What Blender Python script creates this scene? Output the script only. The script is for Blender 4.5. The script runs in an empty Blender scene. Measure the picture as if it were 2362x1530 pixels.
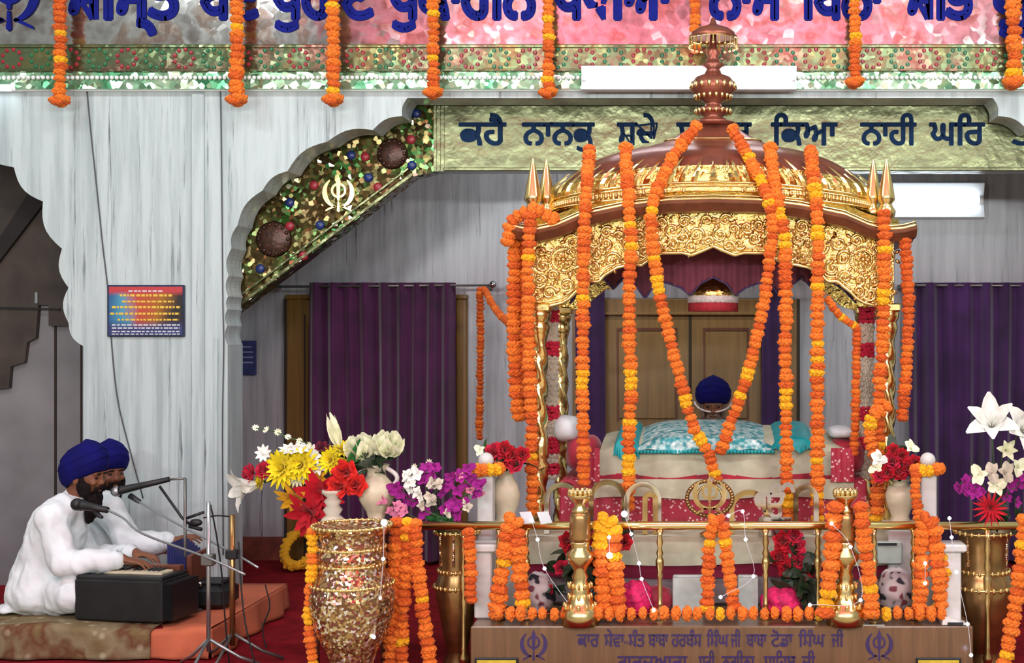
import bpy, math, random
from mathutils import Vector, Matrix, Quaternion, noise
from mathutils.geometry import tessellate_polygon

random.seed(7)
PI = math.pi
SC = bpy.context.scene
COL = SC.collection
IW, IH = 2362, 1530
F, CX, CY, EYE = 3000.0, 1645.0, 765.0, 1.65       # focal length in pixels, principal point, eye height

# ---------------------------------------------------------------- camera, world, lights, exposure
cam = bpy.data.objects.new('camera', bpy.data.cameras.new('camera'))
COL.objects.link(cam)
cam.location = (0, 0, EYE)
cam.rotation_euler = (PI / 2, 0, 0)
cam.data.sensor_width = 36.0
cam.data.lens = 36.0 * F / IW
cam.data.shift_x = (IW / 2 - CX) / IW
cam.data.shift_y = (CY - IH / 2) / IW
cam.data.clip_end = 100
SC.camera = cam
vs = SC.view_settings
vs.view_transform = 'Standard'
vs.look = 'None'
vs.gamma = 1.0
vs.use_curve_mapping = False
vs.exposure = -0.08

wd = bpy.data.worlds.new('hall_air')
SC.world = wd
wd.use_nodes = True
wn = wd.node_tree
bg = wn.nodes['Background']
tc = wn.nodes.new('ShaderNodeTexCoord')
sx = wn.nodes.new('ShaderNodeSeparateXYZ')
mr = wn.nodes.new('ShaderNodeMapRange')
mr.inputs['From Min'].default_value = -1.0
rp = wn.nodes.new('ShaderNodeValToRGB')
wn.links.new(tc.outputs['Generated'], sx.inputs[0])
wn.links.new(sx.outputs['Z'], mr.inputs[0])
wn.links.new(mr.outputs[0], rp.inputs[0])
wn.links.new(rp.outputs[0], bg.inputs[0])
rp.color_ramp.elements[0].position = 0.40
rp.color_ramp.elements[0].color = (0.20, 0.17, 0.15, 1)
rp.color_ramp.elements[1].position = 0.54
rp.color_ramp.elements[1].color = (0.80, 0.82, 0.80, 1)
bg.inputs[1].default_value = 0.55


def area(name, loc, target, sx_, sy_, power, color):
    l = bpy.data.lights.new(name, 'AREA')
    l.shape = 'RECTANGLE'
    l.size, l.size_y = sx_, sy_
    l.energy = power
    l.color = color
    o = bpy.data.objects.new(name, l)
    COL.objects.link(o)
    o.location = loc
    o.rotation_euler = (Vector(target) - Vector(loc)).to_track_quat('-Z', 'Y').to_euler()
    return o


# the hall's own ceiling tubes, in rows in front of the shrine
for i, (lx, ly) in enumerate([(-4.2, 4.6), (-1.6, 4.9), (1.2, 4.9), (3.2, 4.6), (-3.0, -0.9), (0.2, -1.1), (3.0, -0.9)]):
    area('hall_tube_light', (lx, ly, 4.7), (lx * 0.8, ly + 2.2, 1.2), 1.2, 0.12, 40, (0.90, 0.97, 1.0))
# unseen front fill lights, added to brighten the shrine and its gold
for i, (lx, ly, lz) in enumerate([(-3.6, 0.4, 2.9), (-1.2, -0.6, 3.1), (1.4, -0.6, 3.1), (3.4, 0.4, 2.9)]):
    area('front_fill_light', (lx, ly, lz), (lx * 0.4, 7.0, 1.3), 1.2, 0.12, 84, (0.95, 0.98, 1.0))
for i, lx in enumerate((-2.2, 1.6)):  # unseen lamps added to light the red cloth that the frieze mirrors
    area('canopy_fill_light', (lx, -0.4, 3.0), (lx, 0.2, 6.5), 1.2, 0.12, 230, (0.95, 0.98, 1.0))
area('sanctum_fill_light', (-0.6, 8.4, 3.15), (-0.6, 9.3, 1.0), 2.4, 0.08, 18, (0.90, 0.96, 1.0))  # unseen fill added to brighten the back wall, door and curtains


# ---------------------------------------------------------------- helpers
def X(px, Y): return (px - CX) * Y / F
def Z(py, Y): return EYE - (py - CY) * Y / F
def W(px, py, Y): return Vector((X(px, Y), Y, Z(py, Y)))
def S(n, Y): return n * Y / F


def lin(c):
    f = lambda v: v / 12.92 if v <= 0.04045 else ((v + 0.055) / 1.055) ** 2.4
    return tuple(f(v / 255.0) for v in c) + (1.0,)


class N:
    """A small node-graph writer."""
    def __init__(s, name):
        s.m = bpy.data.materials.new(name)
        s.m.use_nodes = True
        s.t = s.m.node_tree
        s.b = s.t.nodes['Principled BSDF']

    def n(s, kind, **kw):
        x = s.t.nodes.new(kind)
        for k, v in kw.items():
            setattr(x, k, v)
        return x

    def l(s, a, b): s.t.links.new(a, b)

    def coord(s, scale=(1, 1, 1), kind='Object', loc=(0, 0, 0)):
        t = s.n('ShaderNodeTexCoord')
        mp = s.n('ShaderNodeMapping')
        mp.inputs['Scale'].default_value = scale
        mp.inputs['Location'].default_value = loc
        s.l(t.outputs[kind], mp.inputs[0])
        return mp.outputs[0]

    def noise(s, co, scale=5, detail=3, rough=0.5):
        x = s.n('ShaderNodeTexNoise')
        x.inputs['Scale'].default_value = scale
        x.inputs['Detail'].default_value = detail
        x.inputs['Roughness'].default_value = rough
        s.l(co, x.inputs['Vector'])
        return x.outputs['Fac']

    def voro(s, co, scale=5, out='Distance', feature='F1'):
        x = s.n('ShaderNodeTexVoronoi', feature=feature)
        x.inputs['Scale'].default_value = scale
        s.l(co, x.inputs['Vector'])
        return x.outputs[out]

    def ramp(s, fac, stops, interp='LINEAR'):
        r = s.n('ShaderNodeValToRGB')
        r.color_ramp.interpolation = interp
        e = r.color_ramp.elements
        while len(e) < len(stops):
            e.new(0.5)
        for i, (p, c) in enumerate(stops):
            e[i].position = p
            e[i].color = lin(c) if max(c) > 1 else tuple(c) + (1,)
        s.l(fac, r.inputs[0])
        return r.outputs[0]

    def mix(s, fac, a, b, mode='MIX'):
        x = s.n('ShaderNodeMix', data_type='RGBA', blend_type=mode)
        for sock, v in ((x.inputs[0], fac), (x.inputs[6], a), (x.inputs[7], b)):
            if isinstance(v, (int, float)):
                sock.default_value = v
            elif isinstance(v, tuple):
                sock.default_value = lin(v)
            else:
                s.l(v, sock)
        return x.outputs[2]

    def bump(s, h, strength=0.5, dist=0.01):
        x = s.n('ShaderNodeBump')
        x.inputs['Strength'].default_value = strength
        x.inputs['Distance'].default_value = dist
        s.l(h, x.inputs['Height'])
        s.l(x.outputs[0], s.b.inputs['Normal'])

    def cells(s, color, amt):
        """Tilt each mosaic tile its own way."""
        v = s.n('ShaderNodeVectorMath', operation='SUBTRACT')
        v.inputs[1].default_value = (0.5, 0.5, 0.5)
        s.l(color, v.inputs[0])
        w = s.n('ShaderNodeVectorMath', operation='SCALE')
        w.inputs['Scale'].default_value = amt
        s.l(v.outputs[0], w.inputs[0])
        g = s.n('ShaderNodeNewGeometry')
        a = s.n('ShaderNodeVectorMath', operation='ADD')
        s.l(w.outputs[0], a.inputs[0])
        s.l(g.outputs['Normal'], a.inputs[1])
        nn = s.n('ShaderNodeVectorMath', operation='NORMALIZE')
        s.l(a.outputs[0], nn.inputs[0])
        s.l(nn.outputs[0], s.b.inputs['Normal'])

    def base(s, c):
        if isinstance(c, tuple):
            s.b.inputs['Base Color'].default_value = lin(c)
        else:
            s.l(c, s.b.inputs['Base Color'])

    def pr(s, rough=0.5, metal=0.0, spec=0.5, sheen=0.0, emit=None, es=0, trans=0):
        b = s.b.inputs
        b['Roughness'].default_value = rough
        b['Metallic'].default_value = metal
        b['Specular IOR Level'].default_value = spec
        b['Sheen Weight'].default_value = sheen
        if emit:
            b['Emission Color'].default_value = lin(emit)
            b['Emission Strength'].default_value = es
        if trans:
            b['Transmission Weight'].default_value = trans
        return s.m


M = {}


def simple(name, c, rough=0.5, metal=0.0, var=0.12, nscale=12, bump=0.0, bscale=60, spec=0.5, sheen=0.0, bdist=0.004):
    g = N(name)
    co = g.coord()
    if var:
        d = tuple(max(0, v * (1 - var)) for v in c)
        e = tuple(min(255, v * (1 + var * 0.7)) for v in c)
        g.base(g.ramp(g.noise(co, nscale), [(0.3, d), (0.7, e)]))
    else:
        g.base(tuple(c))
    if bump:
        g.bump(g.noise(co, bscale, 4), bump, bdist)
    M[name] = g.pr(rough, metal, spec, sheen)
    return M[name]


def materials():
    # streaky white marble cladding
    for nm, a, b, c in (('marble_white', (194, 208, 207), (166, 180, 180), (84, 90, 94)), ('marble_grey', (176, 176, 180), (150, 150, 154), (78, 76, 78))):
        g = N(nm)
        co = g.coord((9, 9, 0.55))
        n1 = g.noise(co, 1.6, 6, 0.65)
        base = g.ramp(n1, [(0.36, b), (0.58, a)])
        co2 = g.coord((26, 26, 0.9), loc=(3, 1, 2))
        v = g.ramp(g.noise(co2, 1.0, 5, 0.7), [(0.585, (0, 0, 0)), (0.70, (1, 1, 1))])
        base = g.mix(v, base, c)
        co3 = g.coord((0.62, 0.62, 0.0001))
        g.base(base)
        M[nm] = g.pr(0.28, 0, 0.45)
    simple('red_carpet', (122, 22, 30), 0.95, var=0.16, nscale=9, bump=0.6, bscale=90, spec=0.1)
    simple('skirting', (122, 62, 48), 0.5, var=0.2)
    simple('ceiling_paint', (200, 200, 196), 0.8, var=0.05)
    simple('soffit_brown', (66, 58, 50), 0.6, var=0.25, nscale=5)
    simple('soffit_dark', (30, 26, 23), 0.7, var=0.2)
    simple('alcove_grey', (132, 132, 133), 0.5, var=0.1, nscale=3)
    # mirror-foil frieze
    g = N('mirror_foil')
    co = g.coord()
    cc = g.voro(co, 22, 'Color')
    g.base(g.ramp(g.noise(co, 7, 3), [(0.3, (146, 138, 132)), (0.5, (192, 192, 188)), (0.62, (164, 142, 128)), (0.8, (216, 210, 204))]))
    g.cells(cc, 0.04)
    M['mirror_foil'] = g.pr(0.13, 0.96)
    g = N('border_foil')
    co = g.coord()
    g.base(g.ramp(g.noise(co, 5, 3), [(0.3, (140, 132, 84)), (0.5, (112, 132, 96)), (0.7, (150, 112, 96))]))
    g.cells(g.voro(co, 40, 'Color'), 0.14)
    M['border_foil'] = g.pr(0.2, 0.9)
    g = N('green_foil')
    co = g.coord()
    g.base(g.ramp(g.noise(co, 9, 2), [(0.3, (96, 180, 128)), (0.7, (200, 226, 190))]))
    g.cells(g.voro(co, 30, 'Color'), 0.5)
    M['green_foil'] = g.pr(0.2, 0.8)
    g = N('olive_foil')
    co = g.coord((1, 1, 6))
    g.base(g.ramp(g.noise(co, 3, 4), [(0.3, (88, 90, 64)), (0.7, (116, 120, 86))]))
    co2 = g.coord()
    g.bump(g.noise(co2, 9, 3), 0.35, 0.02)
    M['olive_foil'] = g.pr(0.25, 0.8)
    # glass mosaic of the brackets
    g = N('glass_mosaic')
    co = g.coord()
    col = g.voro(co, 42, 'Color')
    sep = g.n('ShaderNodeSeparateColor')
    g.l(col, sep.inputs[0])
    tile = g.ramp(sep.outputs[0], [(0.0, (74, 60, 36)), (0.30, (60, 104, 44)), (0.55, (92, 88, 44)), (0.72, (52, 124, 62)), (0.88, (150, 134, 80)), (0.97, (230, 236, 200))], 'CONSTANT')
    big = g.ramp(g.noise(co, 3.2, 2), [(0.4, (0, 0, 0)), (0.6, (1, 1, 1))])
    g.base(g.mix(big, tile, (96, 80, 46)))
    g.cells(col, 0.55)
    M['glass_mosaic'] = g.pr(0.2, 0.72)
    # gold
    g = N('gold_repousse')
    co = g.coord()
    v = g.voro(co, 26, 'Distance', 'SMOOTH_F1')
    n2 = g.noise(co, 55, 3)
    add = g.n('ShaderNodeMath', operation='ADD')
    g.l(v, add.inputs[0])
    g.l(n2, add.inputs[1])
    g.base((244, 218, 126))
    g.bump(add.outputs[0], 0.5, 0.02)
    M['gold_repousse'] = g.pr(0.17, 1.0)
    g = N('gold_mosaic')
    co = g.coord()
    col = g.voro(co, 85, 'Color')
    sep = g.n('ShaderNodeSeparateColor')
    g.l(col, sep.inputs[0])
    g.base(g.ramp(sep.outputs[0], [(0, (140, 104, 70)), (0.35, (186, 150, 96)), (0.55, (150, 84, 78)), (0.72, (220, 200, 150)), (0.9, (250, 250, 244))], 'CONSTANT'))
    g.cells(col, 0.55)
    M['gold_mosaic'] = g.pr(0.16, 0.75)
    simple('gold', (244, 214, 138), 0.22, 1.0, var=0.06, bump=0.25, bscale=30)
    simple('gold_smooth', (246, 218, 144), 0.2, 1.0, var=0)
    simple('brass', (214, 190, 130), 0.26, 1.0, var=0.1, bump=0.15, bscale=25)
    simple('brass_brown', (164, 130, 84), 0.3, 0.9, var=0.15)
    simple('copper_brown', (146, 84, 66), 0.32, 0.55, var=0.12, bump=0.1, bscale=20)
    simple('cornice_brown', (120, 70, 46), 0.35, 0.3, var=0.15)
    simple('steel', (205, 210, 210), 0.14, 1.0, var=0)
    simple('navy_paint', (22, 30, 116), 0.8, var=0.1, nscale=20, spec=0.1)
    simple('teal_paint', (24, 48, 78), 0.8, var=0.12, nscale=20, spec=0.1)
    simple('violet_paint', (58, 40, 92), 0.5, var=0.1, nscale=30)
    simple('green_dot', (40, 110, 70), 0.3, var=0.1)
    simple('red_dot', (150, 40, 50), 0.3, var=0.1)
    simple('blue_dot', (30, 50, 110), 0.25, var=0.1)
    simple('dark_medallion', (70, 46, 34), 0.3, 0.4, var=0.3, nscale=40, bump=0.6, bscale=50)
    simple('bead_white', (235, 238, 235), 0.2, var=0)
    # cloth
    for nm, c in (('velvet_purple', (66, 14, 60)), ('velvet_violet', (60, 26, 78)), ('velvet_maroon', (112, 52, 66))):
        simple(nm, c, 0.7, var=0.25, nscale=4, bump=0.2, bscale=120, spec=0.25, sheen=0.35)
    simple('white_cotton', (226, 234, 236), 0.85, var=0.04, bump=0.25, bscale=14, spec=0.2, bdist=0.02)
    simple('off_white_cotton', (206, 212, 208), 0.85, var=0.05, bump=0.25, bscale=14, spec=0.2, bdist=0.02)
    simple('cream_cloth', (186, 186, 160), 0.8, var=0.08, bump=0.2, bscale=20, spec=0.2)
    simple('navy_cloth', (15, 15, 88), 0.85, var=0.12, bump=0.25, bscale=60, spec=0.15)
    simple('teal_silk', (20, 158, 164), 0.4, var=0.1, bump=0.2, bscale=20)
    simple('orange_sheet', (186, 98, 66), 0.85, var=0.1, nscale=5, bump=0.3, bscale=10, bdist=0.02)
    simple('crimson_velvet', (158, 24, 50), 0.7, var=0.25, bump=0.2, bscale=60, sheen=0.3)
    simple('pink_cloth', (214, 28, 98), 0.7, var=0.25, nscale=30, bump=0.8, bscale=60, bdist=0.01)
    g = N('brocade_teal')
    co = g.coord()
    a = g.ramp(g.voro(co, 24, 'Distance'), [(0.25, (238, 250, 244)), (0.42, (44, 160, 164))])
    b = g.ramp(g.noise(co, 30, 4), [(0.42, (30, 140, 150)), (0.55, (226, 244, 238))])
    g.base(g.mix(0.55, a, b))
    g.bump(g.noise(co, 40, 2), 0.4, 0.005)
    M['brocade_teal'] = g.pr(0.35, 0.1)
    g = N('brocade_red')
    co = g.coord()
    g.base(g.ramp(g.voro(co, 45, 'Distance'), [(0.18, (228, 196, 196)), (0.32, (168, 40, 62))]))
    M['brocade_red'] = g.pr(0.6, 0)
    g = N('flower_print')
    co = g.coord()
    g.base(g.ramp(g.noise(co, 15, 1), [(0.40, (34, 32, 42)), (0.44, (176, 166, 166)), (0.62, (196, 184, 182)), (0.68, (120, 60, 70))]))
    M['flower_print'] = g.pr(0.8)
    g = N('rug_pattern')
    co = g.coord((1, 1, 1))
    n1 = g.noise(co, 4.5, 3)
    a = g.ramp(n1, [(0.32, (112, 96, 66)), (0.46, (142, 132, 104)), (0.56, (96, 44, 34)), (0.66, (134, 122, 84)), (0.76, (86, 76, 50))])
    b = g.ramp(g.voro(co, 14, 'Distance'), [(0.12, (196, 190, 160)), (0.3, (110, 92, 64))])
    g.base(g.mix(0.35, a, b))
    g.bump(g.noise(co, 120, 2), 0.5, 0.005)
    M['rug_pattern'] = g.pr(0.95, 0, 0.1)
    # wood and paint
    for nm, c in (('door_wood', (146, 110, 62)), ('frame_wood', (134, 98, 44)), ('plinth_brown', (124, 94, 66)), ('stand_wood', (112, 62, 44))):
        g = N(nm)
        co = g.coord((14, 14, 0.8))
        g.base(g.ramp(g.noise(co, 2.2, 5, 0.6), [(0.3, tuple(v * 0.82 for v in c)), (0.7, c)]))
        M[nm] = g.pr(0.38 if nm != 'plinth_brown' else 0.25)
    simple('dark_gap', (44, 30, 18), 0.7, var=0)
    simple('harmonium_black', (26, 28, 30), 0.4, var=0.2, bump=0.1, bscale=20)
    simple('black_plastic', (22, 22, 24), 0.5, var=0)
    simple('grey_metal', (168, 172, 174), 0.3, 0.8, var=0.05)
    simple('pewter', (120, 118, 114), 0.35, 0.7, var=0.05)
    simple('marble_post', (206, 208, 204), 0.3, var=0.06)
    simple('ivory', (208, 198, 168), 0.4, var=0.08, bump=0.1, bscale=14)
    simple('ceramic_white', (226, 226, 220), 0.25, var=0.05)
    simple('skin', (128, 82, 58), 0.5, var=0.08, spec=0.35)
    simple('beard_black', (28, 22, 22), 0.9, var=0.3, nscale=70, bump=0.8, bscale=90, spec=0.1)
    simple('beard_grey', (120, 104, 92), 0.9, var=0.3, nscale=70, bump=0.6, bscale=90, spec=0.1)
    simple('eye_dark', (20, 14, 12), 0.2, var=0)
    simple('poster_dark', (44, 52, 78), 0.3, var=0.2)
    simple('plaque_blue', (52, 58, 108), 0.3, var=0.2, nscale=9)
    simple('plaque_line', (140, 146, 176), 0.4, var=0)
    simple('plaque_gold', (210, 190, 60), 0.4, var=0.2)
    g = N('poster_print')
    co = g.coord()
    sp = g.n('ShaderNodeSeparateXYZ')
    g.l(co, sp.inputs[0])
    nz = g.noise(co, 5, 2)
    addx = g.n('ShaderNodeMath', operation='ADD')
    g.l(sp.outputs['X'], addx.inputs[0])
    mul = g.n('ShaderNodeMath', operation='MULTIPLY')
    mul.inputs[1].default_value = 0.25
    g.l(nz, mul.inputs[0])
    g.l(mul.outputs[0], addx.inputs[1])
    a = g.ramp(addx.outputs[0], [(0.10, (40, 78, 130)), (0.22, (80, 150, 180)), (0.30, (190, 76, 60)), (0.42, (160, 104, 40)), (0.54, (50, 44, 44))])
    zr = g.ramp(sp.outputs['Z'], [(0.04, (1, 1, 1)), (0.09, (0, 0, 0)), (0.235, (0, 0, 0)), (0.262, (1, 1, 1))])
    top = g.ramp(sp.outputs['Z'], [(0.14, (58, 66, 110)), (0.15, (190, 66, 70))], 'CONSTANT')
    g.base(g.mix(zr, a, top))
    M['poster_print'] = g.pr(0.3)
    simple('text_yellow', (226, 190, 70), 0.5, var=0)
    simple('text_white', (214, 216, 224), 0.5, var=0)
    # flowers
    for nm, c in (('marigold_orange', (226, 118, 34)), ('marigold_deep', (206, 92, 26)), ('marigold_yellow', (240, 172, 20)),
                  ('petal_white', (230, 232, 222)), ('petal_cream', (246, 252, 206)), ('petal_yellow', (236, 214, 28)), ('petal_gold', (226, 170, 30)),
                  ('petal_red', (186, 18, 36)), ('petal_scarlet', (216, 40, 32)), ('petal_magenta', (150, 26, 128)), ('petal_pink', (206, 120, 150)),
                  ('petal_rose', (196, 30, 62)), ('petal_maroon', (120, 20, 50)), ('tuberose', (200, 192, 172))):
        simple(nm, c, 0.7, var=0.14, nscale=3, spec=0.25, sheen=0.1)
    simple('leaf_green', (42, 116, 54), 0.5, var=0.3)
    simple('leaf_dark', (36, 56, 34), 0.5, var=0.3)
    simple('stem_green', (60, 92, 50), 0.6, var=0.2)
    simple('bark', (70, 48, 34), 0.8, var=0.3)
    simple('string_thread', (150, 60, 20), 0.8, var=0)
    simple('wire', (70, 72, 74), 0.5, var=0)
    simple('wire_clear', (196, 200, 206), 0.4, var=0)
    simple('lamp_body', (236, 240, 242), 0.4, var=0)
    simple('fringe_white', (226, 220, 216), 0.8, var=0.1, nscale=60)
    simple('fringe_red', (176, 46, 56), 0.8, var=0.15, nscale=60)
    simple('box_card', (184, 200, 192), 0.5, var=0.08)
    simple('paper', (206, 214, 216), 0.6, var=0.05)
    simple('shoe_black', (30, 34, 40), 0.4, var=0)
    simple('mauve_cloth', (126, 116, 118), 0.8, var=0.12, nscale=8)
    simple('red_ceiling_cloth', (224, 88, 118), 0.9, var=0.2, nscale=2)
    g = N('tube_glow')
    g.base((255, 255, 255))
    M['tube_glow'] = g.pr(0.3, emit=(232, 244, 255), es=12)
    g = N('led_glow')
    g.base((255, 255, 255))
    M['led_glow'] = g.pr(0.3, emit=(214, 224, 255), es=14)
    g = N('crystal')
    g.base((255, 250, 255))
    M['crystal'] = g.pr(0.05, trans=0.9)


materials()
ORG = {}                                             # object -> its origin in the world


class MB:
    def __init__(s):
        s.v, s.f = [], []

    def add(s, vs_, fs):
        o = len(s.v)
        s.v += [Vector(p) for p in vs_]
        s.f += [tuple(i + o for i in q) for q in fs]
        return s

    def box(s, x0, x1, y0, y1, z0, z1, bev=0.0):
        if bev <= 0:
            v = [(x, y, z) for x in (x0, x1) for y in (y0, y1) for z in (z0, z1)]
            return s.add(v, [(0, 1, 3, 2), (4, 6, 7, 5), (0, 4, 5, 1), (2, 3, 7, 6), (0, 2, 6, 4), (1, 5, 7, 3)])
        b = min(bev, (x1 - x0) / 2.1, (y1 - y0) / 2.1, (z1 - z0) / 2.1)
        rings = []
        for z, k in ((z0, b), (z0 + b, 0), (z1 - b, 0), (z1, b)):
            xa, xb, ya, yb = x0 + k, x1 - k, y0 + k, y1 - k
            c = b
            rings.append([(xa + c, ya, z), (xb - c, ya, z), (xb, ya + c, z), (xb, yb - c, z), (xb - c, yb, z), (xa + c, yb, z), (xa, yb - c, z), (xa, ya + c, z)])
        return s.rings(rings, cap=True)

    def rings(s, rings, cap=False, closed=True):
        n = len(rings[0])
        v = [p for r in rings for p in r]
        f = []
        for i in range(len(rings) - 1):
            for j in range(n if closed else n - 1):
                k = (j + 1) % n
                f.append((i * n + j, i * n + k, (i + 1) * n + k, (i + 1) * n + j))
        if cap:
            f.append(tuple(range(n))[::-1])
            f.append(tuple((len(rings) - 1) * n + j for j in range(n)))
        return s.add(v, f)

    def grid(s, fn, nu, nv):
        v = [fn(i / nu, j / nv) for i in range(nu + 1) for j in range(nv + 1)]
        f = [(i * (nv + 1) + j, (i + 1) * (nv + 1) + j, (i + 1) * (nv + 1) + j + 1, i * (nv + 1) + j + 1) for i in range(nu) for j in range(nv)]
        return s.add(v, f)

    def lathe(s, prof, c, seg=24, mod=None):
        """prof: (radius, z) pairs above c"""
        rings = []
        for r, z in prof:
            ring = []
            for k in range(seg):
                a = 2 * PI * k / seg
                q = r * (mod(a, z) if mod else 1)
                ring.append((c[0] + q * math.cos(a), c[1] + q * math.sin(a), c[2] + z))
            rings.append(ring)
        return s.rings(rings, cap=True)

    def tube(s, pts, r, seg=8, cap=True):
        pts = [Vector(p) for p in pts]
        rr = r if isinstance(r, (list, tuple)) else [r] * len(pts)
        rings = []
        up = Vector((0.13, 0.31, 0.94)).normalized()
        for i, p in enumerate(pts):
            d = (pts[min(i + 1, len(pts) - 1)] - pts[max(i - 1, 0)])
            d = d.normalized() if d.length > 1e-9 else Vector((0, 0, 1))
            a = d.cross(up)
            if a.length < 0.05:
                a = d.cross(Vector((1, 0, 0)))
            a.normalize()
            b = d.cross(a)
            rings.append([p + (a * math.cos(2 * PI * k / seg) + b * math.sin(2 * PI * k / seg)) * rr[i] for k in range(seg)])
        return s.rings(rings, cap)

    def ball(s, c, r, seg=12, rin=8, rot=None):
        r = r if isinstance(r, (list, tuple)) else (r, r, r)
        rings = []
        for i in range(1, rin):
            t = PI * i / rin
            ring = []
            for k in range(seg):
                a = 2 * PI * k / seg
                p = Vector((r[0] * math.sin(t) * math.cos(a), r[1] * math.sin(t) * math.sin(a), -r[2] * math.cos(t)))
                ring.append(Vector(c) + (rot @ p if rot else p))
            rings.append(ring)
        o = len(s.v)
        s.rings(rings)
        b, t = Vector((0, 0, -r[2])), Vector((0, 0, r[2]))
        s.v += [Vector(c) + (rot @ b if rot else b), Vector(c) + (rot @ t if rot else t)]
        n = len(s.v)
        last = o + (rin - 2) * seg
        for k in range(seg):
            s.f.append((o + (k + 1) % seg, o + k, n - 2))
            s.f.append((last + k, last + (k + 1) % seg, n - 1))
        return s

    def prism(s, poly, y0, y1):
        """poly: (x, z) outline, front face at y0, back at y1"""
        n = len(poly)
        tris = tessellate_polygon([[Vector((p[0], p[1], 0)) for p in poly]])
        o = len(s.v)
        s.v += [Vector((p[0], y0, p[1])) for p in poly] + [Vector((p[0], y1, p[1])) for p in poly]
        for t in tris:
            s.f.append(tuple(o + i for i in t))
            s.f.append(tuple(o + n + i for i in reversed(t)))
        for i in range(n):
            j = (i + 1) % n
            s.f.append((o + i, o + j, o + n + j, o + n + i))
        return s

    def build(s, name, mat, parent=None, smooth=False, origin=None, fix=True):
        if parent is not None:
            org = ORG[parent]
            if origin is not None:
                org = Vector(origin)
        else:
            xs, ys, zs = zip(*[(p.x, p.y, p.z) for p in s.v])
            org = Vector(origin) if origin is not None else Vector(((min(xs) + max(xs)) / 2, (min(ys) + max(ys)) / 2, min(zs)))
        me = bpy.data.meshes.new(name)
        me.from_pydata([p - org for p in s.v], [], s.f)
        me.update()
        if fix:
            import bmesh
            bm = bmesh.new()
            bm.from_mesh(me)
            bmesh.ops.recalc_face_normals(bm, faces=bm.faces)
            bm.to_mesh(me)
            bm.free()
        me.materials.append(M[mat] if isinstance(mat, str) else mat)
        if smooth:
            me.shade_smooth() if hasattr(me, 'shade_smooth') else [setattr(p, 'use_smooth', True) for p in me.polygons]
            if smooth == 'auto' and hasattr(me, 'set_sharp_from_angle'):
                me.set_sharp_from_angle(angle=math.radians(40))
        return link(name, me, parent, org)


def link(name, me, parent, org):
    o = bpy.data.objects.new(name, me)
    COL.objects.link(o)
    ORG[o] = Vector(org)
    if parent is not None:
        o.parent = parent
        o.location = Vector(org) - ORG[parent]
    else:
        o.location = org
    return o


def tag(o, label, cat, group=None):
    o['label'] = label
    o['category'] = cat
    if group:
        o['group'] = group
    return o


def thing(name, label, cat, loc, group=None):
    o = bpy.data.objects.new(name, None)
    o.empty_display_size = 0.05
    COL.objects.link(o)
    o.location = loc
    ORG[o] = Vector(loc)
    return tag(o, label, cat, group)


def struct(o):
    o['kind'] = 'structure'
    return o


def catmull(pts, n):
    pts = [Vector(p) for p in pts]
    P = [pts[0] * 2 - pts[1]] + pts + [pts[-1] * 2 - pts[-2]]
    out = []
    for i in range(1, len(P) - 2):
        for k in range(n):
            t = k / n
            a, b, c, d = P[i - 1], P[i], P[i + 1], P[i + 2]
            out.append(0.5 * ((2 * b) + (c - a) * t + (2 * a - 5 * b + 4 * c - d) * t * t + (3 * b - a - 3 * c + d) * t ** 3))
    out.append(pts[-1])
    return out


def resample(pts, step=None, n=None):
    L = [0]
    for a, b in zip(pts, pts[1:]):
        L.append(L[-1] + (b - a).length)
    n = n or max(2, int(round(L[-1] / step)))
    out, j = [], 0
    for i in range(n + 1):
        t = L[-1] * i / n
        while j < len(L) - 2 and L[j + 1] < t:
            j += 1
        k = (t - L[j]) / max(1e-9, L[j + 1] - L[j])
        out.append(pts[j].lerp(pts[j + 1], k))
    return out


# ---------------------------------------------------------------- lettering
SIHARI = '\u0a3f'


def visual(s):
    out = []
    for ch in s:
        if ch == SIHARI:
            i = len(out) - 1
            while i > 0 and (out[i] in '\u0a4d\u0a3c' or out[i - 1] == '\u0a4d'):
                i -= 1
            out.insert(i, ch)
        else:
            out.append(ch)
    return ''.join(out)


def glyph_loops(text):
    c = bpy.data.curves.new('lettering', 'FONT')
    c.body = visual(text)
    c.fill_mode = 'NONE' if 'NONE' in c.bl_rna.properties['fill_mode'].enum_items.keys() else c.fill_mode
    c.resolution_u = 3
    o = bpy.data.objects.new('lettering', c)
    COL.objects.link(o)
    dg = bpy.context.evaluated_depsgraph_get()
    me = bpy.data.meshes.new_from_object(o.evaluated_get(dg))
    nb = {}
    for e in me.edges:
        a, b = e.vertices
        nb.setdefault(a, []).append(b)
        nb.setdefault(b, []).append(a)
    seen, loops = set(), []
    for s0 in range(len(me.vertices)):
        if s0 in seen or s0 not in nb:
            continue
        loop, cur, prev = [], s0, -1
        while cur not in seen:
            seen.add(cur)
            loop.append(cur)
            nx = [q for q in nb[cur] if q != prev and q not in seen]
            if not nx:
                break
            # follow the drawing direction
            prev, cur = cur, (cur + 1 if cur + 1 in nx else nx[0])
        loops.append([Vector((me.vertices[i].co.x, me.vertices[i].co.y)) for i in loop])
    bpy.data.objects.remove(o)
    bpy.data.meshes.remove(me)
    bpy.data.curves.remove(c)
    return [q for l in loops if len(l) > 2 for q in split_loop(l)]


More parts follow.
